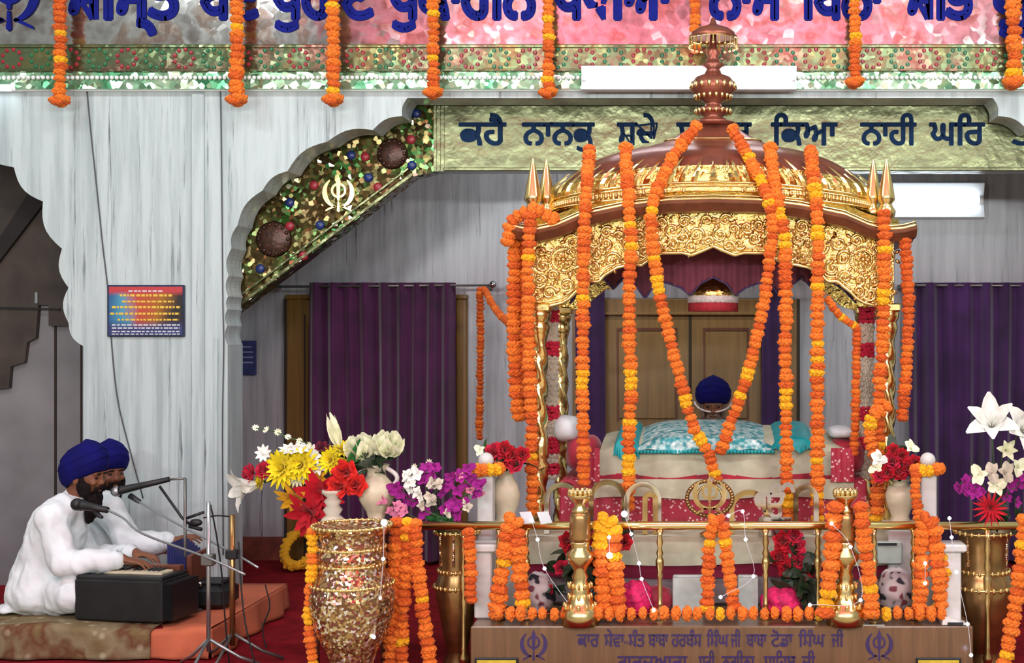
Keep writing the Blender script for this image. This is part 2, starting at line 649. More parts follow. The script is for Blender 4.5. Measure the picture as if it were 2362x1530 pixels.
def split_loop(l, depth=0):
    n = len(l)
    if depth < 12:
        for i in range(n):
            a, b = l[i], l[(i + 1) % n]
            for j in range(i + 2, n):
                if i == 0 and j == n - 1:
                    continue
                c, d = l[j], l[(j + 1) % n]
                r, q = b - a, d - c
                den = r.x * q.y - r.y * q.x
                if abs(den) < 1e-12:
                    continue
                t = ((c.x - a.x) * q.y - (c.y - a.y) * q.x) / den
                u = ((c.x - a.x) * r.y - (c.y - a.y) * r.x) / den
                if 1e-6 < t < 1 - 1e-6 and 1e-6 < u < 1 - 1e-6:
                    x = a + r * t
                    return split_loop(l[:i + 1] + [x] + l[j + 1:], depth + 1) + split_loop([x] + l[i + 1:j + 1], depth + 1)
    return [l] if n > 2 and abs(areaof(l)) > 1e-5 else []


def areaof(l):
    return 0.5 * sum(l[i - 1].x * l[i].y - l[i].x * l[i - 1].y for i in range(len(l)))


def inside(p, poly):
    r = False
    for i in range(len(poly)):
        a, b = poly[i - 1], poly[i]
        if (a.y > p.y) != (b.y > p.y) and p.x < (b.x - a.x) * (p.y - a.y) / (b.y - a.y) + a.x:
            r = not r
    return r


def write(text, px0, px1, head, base, Y, mat, parent, bold=0.0, thick=0.004):
    """One painted word standing proud of a panel that faces the hall."""
    loops = glyph_loops(text)
    if not loops:
        return
    xs = [p.x for l in loops for p in l]
    x0, x1 = min(xs), max(xs)
    sxx = S(px1 - px0, Y) / (x1 - x0)
    sz = S(base - head, Y) / 0.63
    ox, oz = X(px0, Y), Z(base, Y)
    tr = lambda p: Vector((ox + (p.x - x0) * sxx, oz + p.y * sz))
    loops = [[tr(p) for p in l] for l in loops]
    ars = [areaof(l) for l in loops]
    sgn = 1 if ars[max(range(len(loops)), key=lambda i: abs(ars[i]))] > 0 else -1
    outer = [i for i in range(len(loops)) if ars[i] * sgn > 0]
    holes = [i for i in range(len(loops)) if ars[i] * sgn <= 0]
    own = {i: [] for i in outer}
    for h in holes:
        c = [i for i in outer if inside(loops[h][0], loops[i])]
        if c:
            own[min(c, key=lambda i: abs(ars[i]))].append(h)
    m = MB()
    for k, i in enumerate(outer):
        y = Y - thick - 0.00012 * (k % 5)
        polys = [loops[i]] + [loops[h] for h in own[i]]
        flat = [p for l in polys for p in l]
        tris = tessellate_polygon([[Vector((p.x, p.y, 0)) for p in l] for l in polys])
        m.add([(p.x, y, p.y) for p in flat], [t for t in tris])
    if bold:
        b = S(bold, Y)
        for l in loops:
            for i in range(len(l)):
                a, c = l[i - 1], l[i]
                d = c - a
                if d.length < 1e-7:
                    continue
                d.normalize()
                n = Vector((-d.y, d.x)) * b
                e = d * b * 0.5
                y = Y - thick - 0.0007 - 0.0001 * (i % 4)
                q = [a + n - e, c + n + e, c - n + e, a - n - e]
                m.add([(p.x, y, p.y) for p in q], [(0, 1, 2, 3)])
    return m.build('lettering', mat, parent, fix=False)


def khanda(m, cx, cz, h, Y, th=0.01):
    """The double sword, ring and two curved blades, h tall."""
    k = h / 100.0
    P = lambda pts: [(cx + a * k, cz + b * k) for a, b in pts]
    m.prism(P([(-3, -20), (-5, 10), (-6, 34), (0, 50), (6, 34), (5, 10), (3, -20)]), Y - th, Y)
    m.prism(P([(-4, -48), (-2, -22), (2, -22), (4, -48), (0, -52)]), Y - th, Y)
    ring = []
    for i in range(28):
        a = 2 * PI * i / 28
        ring.append((math.cos(a), math.sin(a)))
    o = [(21 * a, 8 + 21 * b) for a, b in ring]
    n_ = [(15 * a, 8 + 15 * b) for a, b in ring]
    for i in range(28):
        j = (i + 1) % 28
        m.prism(P([o[i], o[j], n_[j], n_[i]]), Y - th * 0.8, Y)
    for sg in (-1, 1):
        pts_o, pts_i = [], []
        for i in range(15):
            t = i / 14
            a = math.radians(62 - 150 * t)
            pts_o.append((sg * (6 + 38 * math.cos(a)), 2 + 40 * math.sin(a)))
            w = 13 * math.sin(PI * (0.08 + 0.84 * t))
            pts_i.append((sg * (6 + (38 - w) * math.cos(a)), 2 + (40 - w) * math.sin(a)))
        for i in range(14):
            m.prism(P([pts_o[i], pts_o[i + 1], pts_i[i + 1], pts_i[i]]), Y - th, Y)
        m.prism(P([(sg * 6, -36), (sg * 10, -32), (sg * 34, -44), (sg * 36, -49), (sg * 30, -47)]), Y - th, Y)
    return m


# ---------------------------------------------------------------- the setting
YW, YB, YBM, YA = 7.8, 9.4, 8.08, 8.4


def lobes(cusps, bulge, n=7):
    """Scalloped outline through the cusps; each lobe swells to the left of its direction."""
    out = []
    for a, b in zip(cusps, cusps[1:]):
        a, b = Vector(a), Vector(b)
        d = b - a
        nrm = Vector((d.y, -d.x)).normalized()
        for k in range(n):
            t = k / n
            out.append(a + d * t + nrm * bulge * d.length * math.sin(PI * t))
    out.append(Vector(cusps[-1]))
    return out


def setting():
    m = MB().box(-9, 7, -2, YB + 0.3, -0.1, 0.0)
    struct(m.build('floor', 'red_carpet'))
    # unseen pale sheet, added to bounce neutral light instead of carpet red
    struct(MB().box(-5.5, 5.5, -3, 5.85, 0.001, 0.012).build('floor_bounce_sheet', 'cream_cloth'))
    struct(MB().box(-3.5, 7, YB, YB + 0.15, 0, 3.4).build('wall_back', 'marble_grey'))
    struct(MB().box(-3.6, -3.5, YA + 0.06, YB, 0, 3.4).build('wall_left', 'marble_grey'))
    struct(MB().box(-7, 7, YW + 0.25, YB + 0.15, 3.4, 3.5).build('ceiling', 'ceiling_paint'))
    struct(MB().box(-3.5, X(660, YB - 0.03), YB - 0.03, YB, 0, S(50, YB) + 0.01).build('baseboard_back', 'skirting'))
    # red canopy cloth stretched under the hall roof, over the congregation
    m = MB().grid(lambda u, v: Vector((-4.3 + 8.0 * u, 3.6 - 7.2 * v, 5.05 + 0.15 * v - 0.15 * math.sin(PI * u * 3) ** 2)), 40, 12)
    m.grid(lambda u, v: Vector((-4.3 + 8.0 * u, 3.6 - 7.2 * v, 5.06 + 0.15 * v - 0.15 * math.sin(PI * u * 3) ** 2)), 40, 12)
    struct(m.build('ceiling_canopy_cloth', 'red_ceiling_cloth', smooth=True, fix=False))
    # alcove behind the left arch
    struct(MB().box(-9, -3.5, YA, YA + 0.06, 0, 3.4).build('wall_alcove', 'alcove_grey'))
    m = MB()
    m.box(X(126, YA), X(131, YA), YA - 0.006, YA, 0, Z(690, YA))
    m.box(X(186, YA), X(190, YA), YA - 0.006, YA, 0, Z(790, YA))
    struct(m.build('trim_alcove', 'dark_gap'))
    Yq = YA - 0.04
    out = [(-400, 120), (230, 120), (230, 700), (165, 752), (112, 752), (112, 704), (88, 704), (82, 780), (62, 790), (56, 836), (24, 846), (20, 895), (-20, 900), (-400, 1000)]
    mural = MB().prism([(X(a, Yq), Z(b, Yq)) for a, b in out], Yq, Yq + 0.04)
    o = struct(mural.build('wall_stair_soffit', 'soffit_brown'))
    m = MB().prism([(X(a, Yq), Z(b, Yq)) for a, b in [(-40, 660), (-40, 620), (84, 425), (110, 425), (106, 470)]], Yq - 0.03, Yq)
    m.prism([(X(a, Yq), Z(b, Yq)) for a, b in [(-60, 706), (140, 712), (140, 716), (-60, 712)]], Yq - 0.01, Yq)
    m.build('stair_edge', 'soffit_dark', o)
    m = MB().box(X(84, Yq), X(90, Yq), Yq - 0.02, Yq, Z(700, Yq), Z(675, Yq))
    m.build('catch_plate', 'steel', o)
    # front wall with its two scalloped arches
    left = lobes([(-190, 235), (-95, 290), (32, 386), (99, 465), (143, 574), (158, 664), (158, 745), (192, 799)], -0.16)
    leftm = [Vector((-380 - p.x, p.y)) for p in left][::-1]
    mainl = lobes([(525, 796), (524, 752), (524, 714), (526, 684), (527, 636), (534, 573), (548, 520), (605, 440), (663, 395), (755, 327), (860, 300), (928, 268), (940, 226)], 0.13)
    cx = 1615
    mainr = [Vector((2 * cx - p.x, p.y)) for p in mainl][::-1]
    fl = CY + EYE * F / YW
    o2 = [(-1500, fl), (-1500, -350), (3600, -350), (3600, fl), (2 * cx - 525, fl)]
    poly = [Vector(p) for p in o2] + mainr[::-1][0:0]
    poly += [Vector((2 * cx - p.x, p.y)) for p in mainl]           # up the right pier to the flat soffit
    poly += mainl[::-1]                                            # and down the left pier
    poly += [Vector((525, fl)), Vector((192, fl))]
    poly += left[::-1]
    poly += leftm[::-1][1:]
    poly += [Vector((-572, fl))]
    wall = MB().prism([(X(p.x, YW), Z(p.y, YW)) for p in poly], YW, YW + 0.25)
    struct(wall.build('wall_front', 'marble_white'))
    m = MB()
    m.box(X(443, YW), X(472, YW), YW - 0.018, YW, 0, Z(215, YW), 0.006)
    m.box(X(494, YW), X(503, YW), YW - 0.01, YW, 0, Z(780, YW), 0.003)
    struct(m.build('trim_pilaster', 'marble_white'))

    # frieze panel with the painted line of scripture
    Yf = YW - 0.06
    fr = thing('inscribed_frieze', 'silver mirror foil frieze above the arches with a line of blue Gurmukhi lettering', 'frieze', (X(1181, Yf), YW, Z(205, Yf)))
    fr['kind'] = 'structure'
    fr.name = 'trim_frieze'
    MB().box(X(-500, Yf), X(2900, Yf), Yf, YW, Z(103, Yf), Z(-330, Yf)).build('foil_panel', 'mirror_foil', fr)
    MB().box(X(-500, Yf), X(2900, Yf), Yf - 0.012, YW, Z(164, Yf), Z(103, Yf)).build('border_band', 'border_foil', fr)
    MB().box(X(-500, Yf), X(2900, Yf), Yf - 0.004, YW, Z(205, Yf), Z(164, Yf)).build('lower_band', 'green_foil', fr)
    m = MB()
    m.box(X(-500, Yf), X(2900, Yf), Yf - 0.02, Yf, Z(112, Yf), Z(104, Yf), 0.004)
    m.box(X(-500, Yf), X(2900, Yf), Yf - 0.02, Yf, Z(166, Yf), Z(160, Yf), 0.004)
    m.build('gilt_fillet', 'border_foil', fr)
    for mt, ph in (('red_dot', 0), ('green_dot', 1)):
        m = MB()
        for i in range(-2, 38):
            if (i + ph) % 2:
                continue
            c = (30 + i * 66, 136)
            for k in range(9):
                a = 2 * PI * k / 9
                q = (c[0] + 22 * math.cos(a), c[1] + 21 * math.sin(a))
                m.ball((X(q[0], Yf), Yf - 0.014, Z(q[1], Yf)), (S(5, Yf), 0.006, S(5, Yf)), 6, 4)
        m.build('rosette_ring', mt, fr)
    m = MB()
    for i in range(-30, 250):
        m.ball((X(i * 11.3, Yf), Yf - 0.012, Z(180, Yf)), S(5.2, Yf), 6, 5)
    m.build('bead_row', 'bead_white', fr, smooth=True)
    words = [('ਸਿਮ੍ਤਿ', 122, 415), ('ਬੇਦ', 462, 598), ('ਪੁਰਾਣ', 628, 862), ('ਪੁਕਾਰਨਿ', 898, 1236), ('ਪੋਥੀਆ', 1278, 1548), ('ਨਾਮ', 1636, 1802), ('ਬਿਨਾ', 1850, 2036), ('ਸਭਿ', 2092, 2246), ('ਕੂੜੁ', 2290, 2470)]
    for t, a, b in words:
        write(t, a, b, -52, 42, Yf, 'navy_paint', fr, bold=6)
    m = MB()
    khanda(m, X(22, Yf), Z(-10, Yf), S(160, Yf), Yf - 0.002)
    m.build('khanda_emblem', 'navy_paint', fr)
    m = MB()
    for a, r, z in ((205, 225, 0), ):
        m.box(X(-500, Yf), X(2900, Yf), YW - 0.03, YW, Z(212, YW), Z(205, YW))
    m.build('white_edge', 'bead_white', fr)

    # beam and bracket of the inner frame
    bm_ = thing('trim_beam', 'olive foil beam behind the palanquin roof with dark Gurmukhi lettering', 'beam', (X(1645, YBM), YBM + 0.15, Z(395, YBM)))
    bm_['kind'] = 'structure'
    MB().box(X(1000, YBM), X(3100, YBM), YBM, YBM + 0.15, Z(395, YBM), Z(180, YBM)).build('beam_face', 'olive_foil', bm_)
    m = MB()
    for px in (1003, 1012, 1021):
        m.box(X(px, YBM), X(px + 4, YBM), YBM - 0.01, YBM, Z(393, YBM), Z(236, YBM))
    m.box(X(1024, YBM), X(3100, YBM), YBM - 0.015, YBM, Z(395, YBM), Z(387, YBM), 0.004)
    m.box(X(1024, YBM), X(3100, YBM), YBM - 0.015, YBM, Z(244, YBM), Z(236, YBM), 0.004)
    m.build('gilt_fillet', 'olive_foil', bm_)
    for t, a, b in [('ਕਹੈ', 1060, 1166), ('ਨਾਨਕੁ', 1206, 1370), ('ਸਚੇ', 1425, 1515), ('ਸਾਹਿਬ', 1562, 1732), ('ਕਿਆ', 1780, 1930), ('ਨਾਹੀ', 1986, 2112), ('ਘਰਿ', 2145, 2270), ('ਤੇਰੈ', 2334, 2440)]:
        write(t, a, b, 284, 334, YBM, 'teal_paint', bm_, bold=2.2)
    br = thing('trim_bracket', 'green glass mosaic bracket with gold emblem at the left end of the beam', 'bracket', (X(800, YBM), YBM + 0.15, Z(712, YBM)))
    br['kind'] = 'structure'
    tri = [(470, 180), (1000, 180), (1000, 397), (952, 408), (545, 716), (470, 772)]
    MB().prism([(X(a, YBM), Z(b, YBM)) for a, b in tri], YBM - 0.004, YBM + 0.15).build('mosaic_face', 'glass_mosaic', br)
    m = MB()
    a, b = W(545, 712, YBM - 0.02), W(952, 404, YBM - 0.02)
    d = (b - a)
    nrm = Vector((-d.z, 0, d.x)).normalized()
    for off, w in ((0.0, 0.016), (0.045, 0.01)):
        q = [a + nrm * off, b + nrm * off, b + nrm * (off + w), a + nrm * (off + w)]
        m.prism([(p.x, p.z) for p in q], YBM - 0.02, YBM)
    m.build('edge_strip', 'olive_foil', br)
    for (px, py, r) in ((905, 355, 36), (632, 552, 42)):
        m = MB()
        m.lathe([(0.001, 0), (S(r, YBM), 0), (S(r * 0.9, YBM), 0.012), (S(r * 0.5, YBM), 0.02), (0.001, 0.024)], (0, 0, 0), 24)
        c = W(px, py, YBM - 0.004)
        m.v = [Vector((p.x + c.x, c.y - p.z, p.y + c.z)) for p in m.v]
        for k in range(14):
            an = 2 * PI * k / 14
            m.ball(c + Vector((math.cos(an) * S(r * 0.8, YBM), -0.014, math.sin(an) * S(r * 0.8, YBM))), S(5, YBM), 6, 5)
        m.build('medallion', 'dark_medallion', br, smooth=True)
    for mt, lst in (('red_dot', [(842, 362), (872, 432), (948, 322), (668, 522), (724, 428), (700, 590)]), ('blue_dot', [(810, 358), (668, 468), (738, 520), (600, 620), (950, 382), (960, 262), (850, 410)])):
        m = MB()
        for px, py in lst:
            m.ball(W(px, py, YBM - 0.006), (S(11, YBM), 0.015, S(11, YBM)), 10, 6)
        m.build('glass_boss', mt, br, smooth=True)
    m = MB()
    khanda(m, X(783, YBM), Z(447, YBM), S(84, YBM), YBM - 0.004, 0.02)
    m.build('khanda_emblem', 'gold_smooth', br)


def doors():
    # framed doorway behind the left curtain
    Yd = YB - 0.05
    d = thing('door_1', 'ochre framed doorway mostly covered by the left purple curtain', 'door', (X(868, Yd), YB, 0))
    d['kind'] = 'structure'
    m = MB()
    m.box(X(658, Yd), X(712, Yd), Yd, YB, 0, Z(690, Yd), 0.01)
    m.box(X(1050, Yd), X(1077, Yd), Yd, YB, 0, Z(690, Yd), 0.01)
    m.box(X(658, Yd), X(1077, Yd), Yd, YB, Z(690, Yd), Z(680, Yd), 0.004)
    m.build('frame', 'frame_wood', d)
    MB().box(X(712, Yd), X(1050, Yd), Yd + 0.02, YB, 0, Z(700, Yd)).build('leaf', 'door_wood', d)
    m = MB()
    m.box(X(656, Yd), X(662, Yd), Yd - 0.006, Yd, 0, Z(690, Yd))
    m.box(X(701, Yd), X(705, Yd), Yd - 0.004, Yd, 0, Z(725, Yd))
    m.build('dark_line', 'dark_gap', d)  # dark lines along the frame edges
    # double door behind the granthi
    d = thing('door_2', 'double panelled wooden door behind the palanquin', 'door', (X(1590, Yd), YB, 0))
    d['kind'] = 'structure'
    m = MB()
    m.box(X(1320, Yd), X(1392, Yd), Yd, YB, 0, Z(690, Yd))
    m.box(X(1758, Yd), X(1842, Yd), Yd, YB, 0, Z(690, Yd))
    m.box(X(1392, Yd), X(1758, Yd), Yd, YB, Z(722, Yd), Z(690, Yd), 0.006)
    m.box(X(1392, Yd), X(1758, Yd), Yd - 0.012, YB, Z(727, Yd), Z(720, Yd), 0.003)
    m.build('frame', 'door_wood', d)
    for a, b in ((1394, 1590), (1594, 1756)):
        lf = MB().box(X(a, Yd), X(b, Yd), Yd + 0.014, YB, 0, Z(727, Yd), 0.004).build('door_leaf', 'door_wood', d)
        m = MB()
        for z0, z1 in ((0.15, 0.95), (1.02, Z(765, Yd))):
            m.box(X(a + 32, Yd), X(b - 32, Yd), Yd + 0.006, Yd + 0.02, z0, z1, 0.006)
        m.build('panel', 'door_wood', lf)
        m = MB()
        for z0, z1 in ((1.0, Z(763, Yd)),):
            for u0, u1, v0, v1 in ((a + 28, a + 32, z0, z1), (b - 32, b - 28, z0, z1), (a + 28, b - 28, z1, z1 + 0.02)):
                m.box(X(u0, Yd), X(u1, Yd), Yd + 0.008, Yd + 0.02, v0, v1)
        m.build('moulding', 'stand_wood', lf)
    m = MB().box(X(1838, Yd), X(1845, Yd), Yd - 0.008, Yd, 0, Z(690, Yd))
    m.box(X(1589, Yd), X(1594, Yd), Yd + 0.004, Yd + 0.02, 0, Z(727, Yd))
    m.build('dark_line', 'dark_gap', d)


def curtain(x0, x1, top, zb, Y, mat, label, folds, amp, parent=None, seed=0, cat='curtain', seam=0):
    rnd = random.Random(seed)
    ph = [rnd.uniform(0, 6.28) for _ in range(4)]
    w = x1 - x0
    def fn(u, v):
        a = amp * (0.55 + 0.45 * v)
        y = a * (math.sin(folds * 2 * PI * u + ph[0] + 0.35 * math.sin(2.2 * v + ph[1])) + 0.45 * math.sin(folds * 4.7 * u + ph[2]) + 0.3 * math.sin(folds * 1.3 * PI * u + ph[3]))
        x = x0 + w * u + 0.012 * math.sin(7 * u + 2 * v + ph[1])
        return Vector((x, Y + y, top + (zb - top) * v))
    m = MB().grid(fn, max(24, int(folds * 16)), 10)
    n = len(m.v)
    front = list(m.v)
    nf = list(m.f)
    m.add([p + Vector((0, 0.006, 0)) for p in front], [tuple(reversed(f)) for f in nf])
    return m


def curtains():
    Y = YB - 0.24
    t = thing('window_curtain', 'long dark purple pleated curtain on a rod over the ochre doorway', 'curtain', (X(884, Y), Y, 0.03))
    curtain(X(712, Y), X(1052, Y), Z(652, Y), 0.03, Y, 'velvet_purple', '', 9, 0.045, seed=3).build('curtain_cloth', 'velvet_purple', t, smooth=True, fix=False)
    r = thing('curtain_rod', 'thin steel curtain rod with ball end above the ochre doorway', 'curtain rod', W(868, 660, Y))
    MB().tube([W(585, 662, Y), W(1132, 658, Y)], 0.009, 8).build('rod', 'pewter', r, smooth=True)
    m = MB().ball(W(1137, 657, Y), S(9, Y), 12, 8)
    m.build('finial', 'steel', r, smooth=True)
    m = MB()
    for px in (620, 1120):
        m.box(X(px - 4, Y), X(px + 4, Y), Y, YB, Z(665, Y), Z(655, Y), 0.003)
    m.build('rod_bracket', 'pewter', r)
    t = thing('window_curtain', 'long bluish purple pleated curtain right of the gold palanquin', 'curtain', (X(2300, Y), Y, 0.03))
    curtain(X(2098, Y), X(2560, Y), Z(652, Y), 0.03, Y, 'velvet_violet', '', 11, 0.045, seed=5).build('curtain_cloth', 'velvet_violet', t, smooth=True, fix=False)
    r = thing('curtain_rod', 'thin steel rod carrying the curtain right of the palanquin', 'curtain rod', W(2300, 660, Y))
    MB().tube([W(2075, 659, Y), W(2600, 659, Y)], 0.009, 8).build('rod', 'pewter', r, smooth=True)
    m = MB()
    for px in (2085, 2590):
        m.box(X(px - 4, Y), X(px + 4, Y), Y, YB, Z(665, Y), Z(655, Y), 0.003)
    m.build('rod_bracket', 'pewter', r)
    Y2 = YB - 0.12
    for a, b, lab, sd in ((1326, 1392, 'narrow violet curtain gathered at the left jamb of the panelled door', 8), (1756, 1812, 'narrow violet curtain gathered at the right jamb of the panelled door', 9)):
        t = thing('door_curtain', lab, 'curtain', (X((a + b) / 2, Y2), Y2, 0.03))
        curtain(X(a, Y2), X(b, Y2), Z(640, Y2), 0.03, Y2, 'velvet_violet', '', 3, 0.02, seed=sd).build('curtain_cloth', 'velvet_violet', t, smooth=True, fix=False)
    r = thing('curtain_rod', 'thin steel rod over the panelled door behind the palanquin', 'curtain rod', W(1580, 648, Y2))
    MB().tube([W(1310, 642, Y2), W(1850, 642, Y2)], 0.008, 8).build('rod', 'pewter', r, smooth=True)
    m = MB()
    for px in (1318, 1842):
        m.box(X(px - 4, Y2), X(px + 4, Y2), Y2, YB, Z(647, Y2), Z(638, Y2), 0.003)
    m.build('rod_bracket', 'pewter', r)


def wall_things():
    # printed notice on the pier
    c = W(339, 776, YW)
    t = thing('notice_board', 'colourful printed notice board hung on the white marble pier', 'notice board', (X(339, YW), YW - 0.02, Z(776, YW)))
    MB().box(X(250, YW), X(428, YW), YW - 0.018, YW, Z(777, YW), Z(658, YW), 0.003).build('frame', 'poster_dark', t)
    p = MB().box(X(255, YW), X(424, YW), YW - 0.021, YW - 0.01, Z(773, YW), Z(662, YW)).build('printed_sheet', 'poster_print', t, origin=(X(255, YW), YW - 0.021, Z(773, YW)))
    rnd = random.Random(4)
    for mt, rows in (('text_yellow', [(682, 280, 400, 5), (696, 285, 405, 4), (709, 262, 418, 5), (724, 258, 418, 5), (738, 275, 416, 4)]), ('text_white', [(672, 300, 380, 3), (750, 262, 418, 3), (757, 262, 418, 3), (765, 262, 418, 3), (771, 262, 418, 2)])):
        for y, a, b, h in rows:
            m = MB()
            x = a
            while x < b:
                w = rnd.uniform(4, 11)
                m.box(X(x, YW), X(min(x + w, b), YW), YW - 0.0225, YW - 0.0208, Z(y + h * 0.5, YW), Z(y - h * 0.5, YW))
                x += w + rnd.uniform(2, 4)
            m.build('print_line', mt, p)
    Yp = YB - 0.02
    t = thing('engraved_plaque', 'small dark blue plaque on the grey wall beside the pier', 'plaque', (X(558, Yp), Yp, Z(866, Yp)))
    MB().box(X(520, Yp), X(590, Yp), Yp, YB, Z(866, Yp), Z(786, Yp), 0.004).build('plate', 'plaque_blue', t)
    m = MB()
    for y, a, b in ((800, 536, 580), (812, 534, 584), (824, 534, 584), (836, 534, 584)):
        m.box(X(a, Yp), X(b, Yp), Yp - 0.002, Yp, Z(y + 2, Yp), Z(y - 1, Yp))
    m.build('engraved_line', 'plaque_line', t)
    # wires down the pier
    for pts, lab in (([(200, 206), (212, 330), (228, 480), (236, 560), (250, 680), (258, 800), (268, 900), (284, 980), (330, 1150)], 'thin loose grey wire running down the pier past the notice board'),
                     ([(545, 150), (546, 240), (548, 400), (545, 700), (530, 800), (526, 1000), (528, 1250)], 'thin dark wire running down the right edge of the pier')):
        Y = YW - 0.008
        if pts[0][0] > 500:
            pts = [(508, 200), (510, 300), (512, 480), (514, 700), (516, 800), (513, 1000), (515, 1280)]
        o = MB().tube(catmull([W(a, b, Y) for a, b in pts], 5), 0.0035, 6).build('loose_wire', 'wire', smooth=True)
        tag(o, lab, 'wire')
    # fluorescent lights
    for (a, b, y0, y1, Y, lab) in ((1340, 1838, 148, 208, YW - 0.14, 'glowing white tube light below the frieze behind the palanquin spire'),
                                   (1905, 2272, 418, 505, YB - 0.06, 'glowing white tube light on the grey wall above the right curtain'),
                                   (-330, 42, 192, 210, YW - 0.05, 'tube light below the frieze, only its end showing over the left arch')):
        t = thing('tube_light', lab, 'light', (X((a + b) / 2, Y), Y, Z(y1, Y)))
        ym = (y0 + y1) / 2
        h = (y1 - y0) / 2
        back = YW if Y < YW else YB
        if Y < YW and y0 < 190:
            back = YW - 0.085
        m = MB()
        poly = [(-0.9, 0.0), (-1, 0.8), (-0.35, 1), (0.35, 1), (1, 0.8), (0.9, 0.0), (0.3, 0.5), (-0.3, 0.5)]
        dp = back - Y
        rings = []
        for xx in (X(a, Y), X(b, Y)):
            rings.append([(xx, Y + 0.012 + dp * q[1] * 0.85, Z(ym, Y) + q[0] * S(h, Y)) for q in poly])
        m.rings(rings, cap=True)
        m.build('bloom_trough', 'lamp_body', t)  # white trough added, as tall as the tube's bloom it stands in for
        MB().tube([W(a + 12, ym, Y), W(b - 12, ym, Y)], 0.019, 12).build('tube', 'tube_glow', t, smooth=True)
        for px in (a + 4, b - 14):
            MB().box(X(px, Y), X(px + 10, Y), Y - 0.02, Y + dp * 0.9, Z(ym, Y) - 0.025, Z(ym, Y) + 0.025, 0.004).build('lamp_holder', 'lamp_body', t)


setting()
doors()
curtains()
wall_things()
# ---------------------------------------------------------------- shared blossoms
def pompom(name, mat, seed, flat=0.66):
    rnd = random.Random(seed)
    m = MB().ball((0, 0, 0), (1, 1, flat), 16, 10)
    out = []
    ph = 0
    for i, p in enumerate(m.v):
        if i % 16 == 0:
            ph = rnd.uniform(0, 6.28)
        a = math.atan2(p.y, p.x)
        k = 1 + 0.13 * math.sin(8 * a + ph) + rnd.uniform(-0.09, 0.09)
        out.append(p * k)
    me = bpy.data.meshes.new(name)
    me.from_pydata(out, [], m.f)
    me.materials.append(M[mat])
    return me


MG = {k: [pompom('marigold', 'marigold_' + k, s + i * 10) for i in range(2)] for s, k in enumerate(('orange', 'deep', 'yellow'))}


def garland(pts, r, label, name='marigold_garland', group=None, step=1.05, mix=(0.72, 0.22, 0.06), strands=None, seed=0, flat=True, anchor=None, runs=None):
    """A strung marigold garland along world points; every blossom is a part. runs: list of (t0, t1, colour)."""
    rnd = random.Random(seed + int(pts[0][0] * 100) + int(pts[0][2] * 77))
    paths = strands or [pts]
    org = Vector(anchor) if anchor is not None else Vector(pts[-1])
    t = thing(name, label, 'garland', org, group)
    ms = MB()
    total = sum(sum((b - a).length for a, b in zip(p, p[1:])) for p in [catmull(q, 4) for q in paths])
    st = max(r * step, total / 97.0)
    rr = max(r, st * 0.62) if st > r * step else r
    for q in paths:
        cp = catmull(q, 6)
        rs = resample(cp, st)
        ms.tube(rs, 0.003, 5)
        for i, p in enumerate(rs):
            d = (rs[min(i + 1, len(rs) - 1)] - rs[max(0, i - 1)]).normalized()
            u = rnd.random()
            tt = i / max(1, len(rs) - 1)
            # stretches of one colour, as strung by hand
            k = 'orange' if u < mix[0] else 'deep' if u < mix[0] + mix[1] else 'yellow'
            if runs:
                for a, b, c in runs:
                    if a <= tt <= b:
                        k = c
            o = bpy.data.objects.new('marigold', rnd.choice(MG[k]))
            COL.objects.link(o)
            o.parent = t
            o.location = p + Vector((rnd.uniform(-1, 1), rnd.uniform(-1, 1), rnd.uniform(-1, 1))) * rr * 0.12 - org
            qd = d.to_track_quat('Z', 'Y') @ Quaternion((0, 0, 1), rnd.uniform(0, 6.28))
            o.rotation_mode = 'QUATERNION'
            o.rotation_quaternion = qd
            s = rr * rnd.uniform(0.88, 1.12)
            o.scale = (s, s, s)
    ms.build('thread', 'string_thread', t)
    return t


def petal(m, n, L, wd, a0, curl, ph=0, r0=0.0, z0=0.0, cup=0.2, tip=0.8, wav=0.0):
    """n petals round the +Z axis. a0 = angle from the axis at the base, curl added towards the tip."""
    for k in range(n):
        az = 2 * PI * (k + ph) / n
        e, tg = Vector((math.cos(az), math.sin(az), 0)), Vector((-math.sin(az), math.cos(az), 0))
        pts = []
        r, z = r0, z0
        nu = 5
        rows = []
        for i in range(nu + 1):
            u = i / nu
            a = a0 + curl * u
            w = wd * (math.sin(PI * (0.12 + 0.86 * u ** tip)) ** 0.75) * 0.5
            c = e * r + Vector((0, 0, z))
            nr = e * math.cos(a) - Vector((0, 0, math.sin(a)))
            row = []
            for v in (-1, 0, 1):
                row.append(c + tg * w * v - nr * cup * w * abs(v) + nr * wav * math.sin(7 * u + k) * abs(v))
            rows.append(row)
            r += math.sin(a) * L / nu
            z += math.cos(a) * L / nu
        m.add([p for row in rows for p in row], [(i * 3 + j, i * 3 + j + 1, i * 3 + j + 4, i * 3 + j + 3) for i in range(nu) for j in range(2)])
    return m


def mesh_of(m, name, mat):
    me = bpy.data.meshes.new(name)
    me.from_pydata(m.v, [], m.f)
    me.materials.append(M[mat])
    me.shade_smooth()
    return me


BL = {}


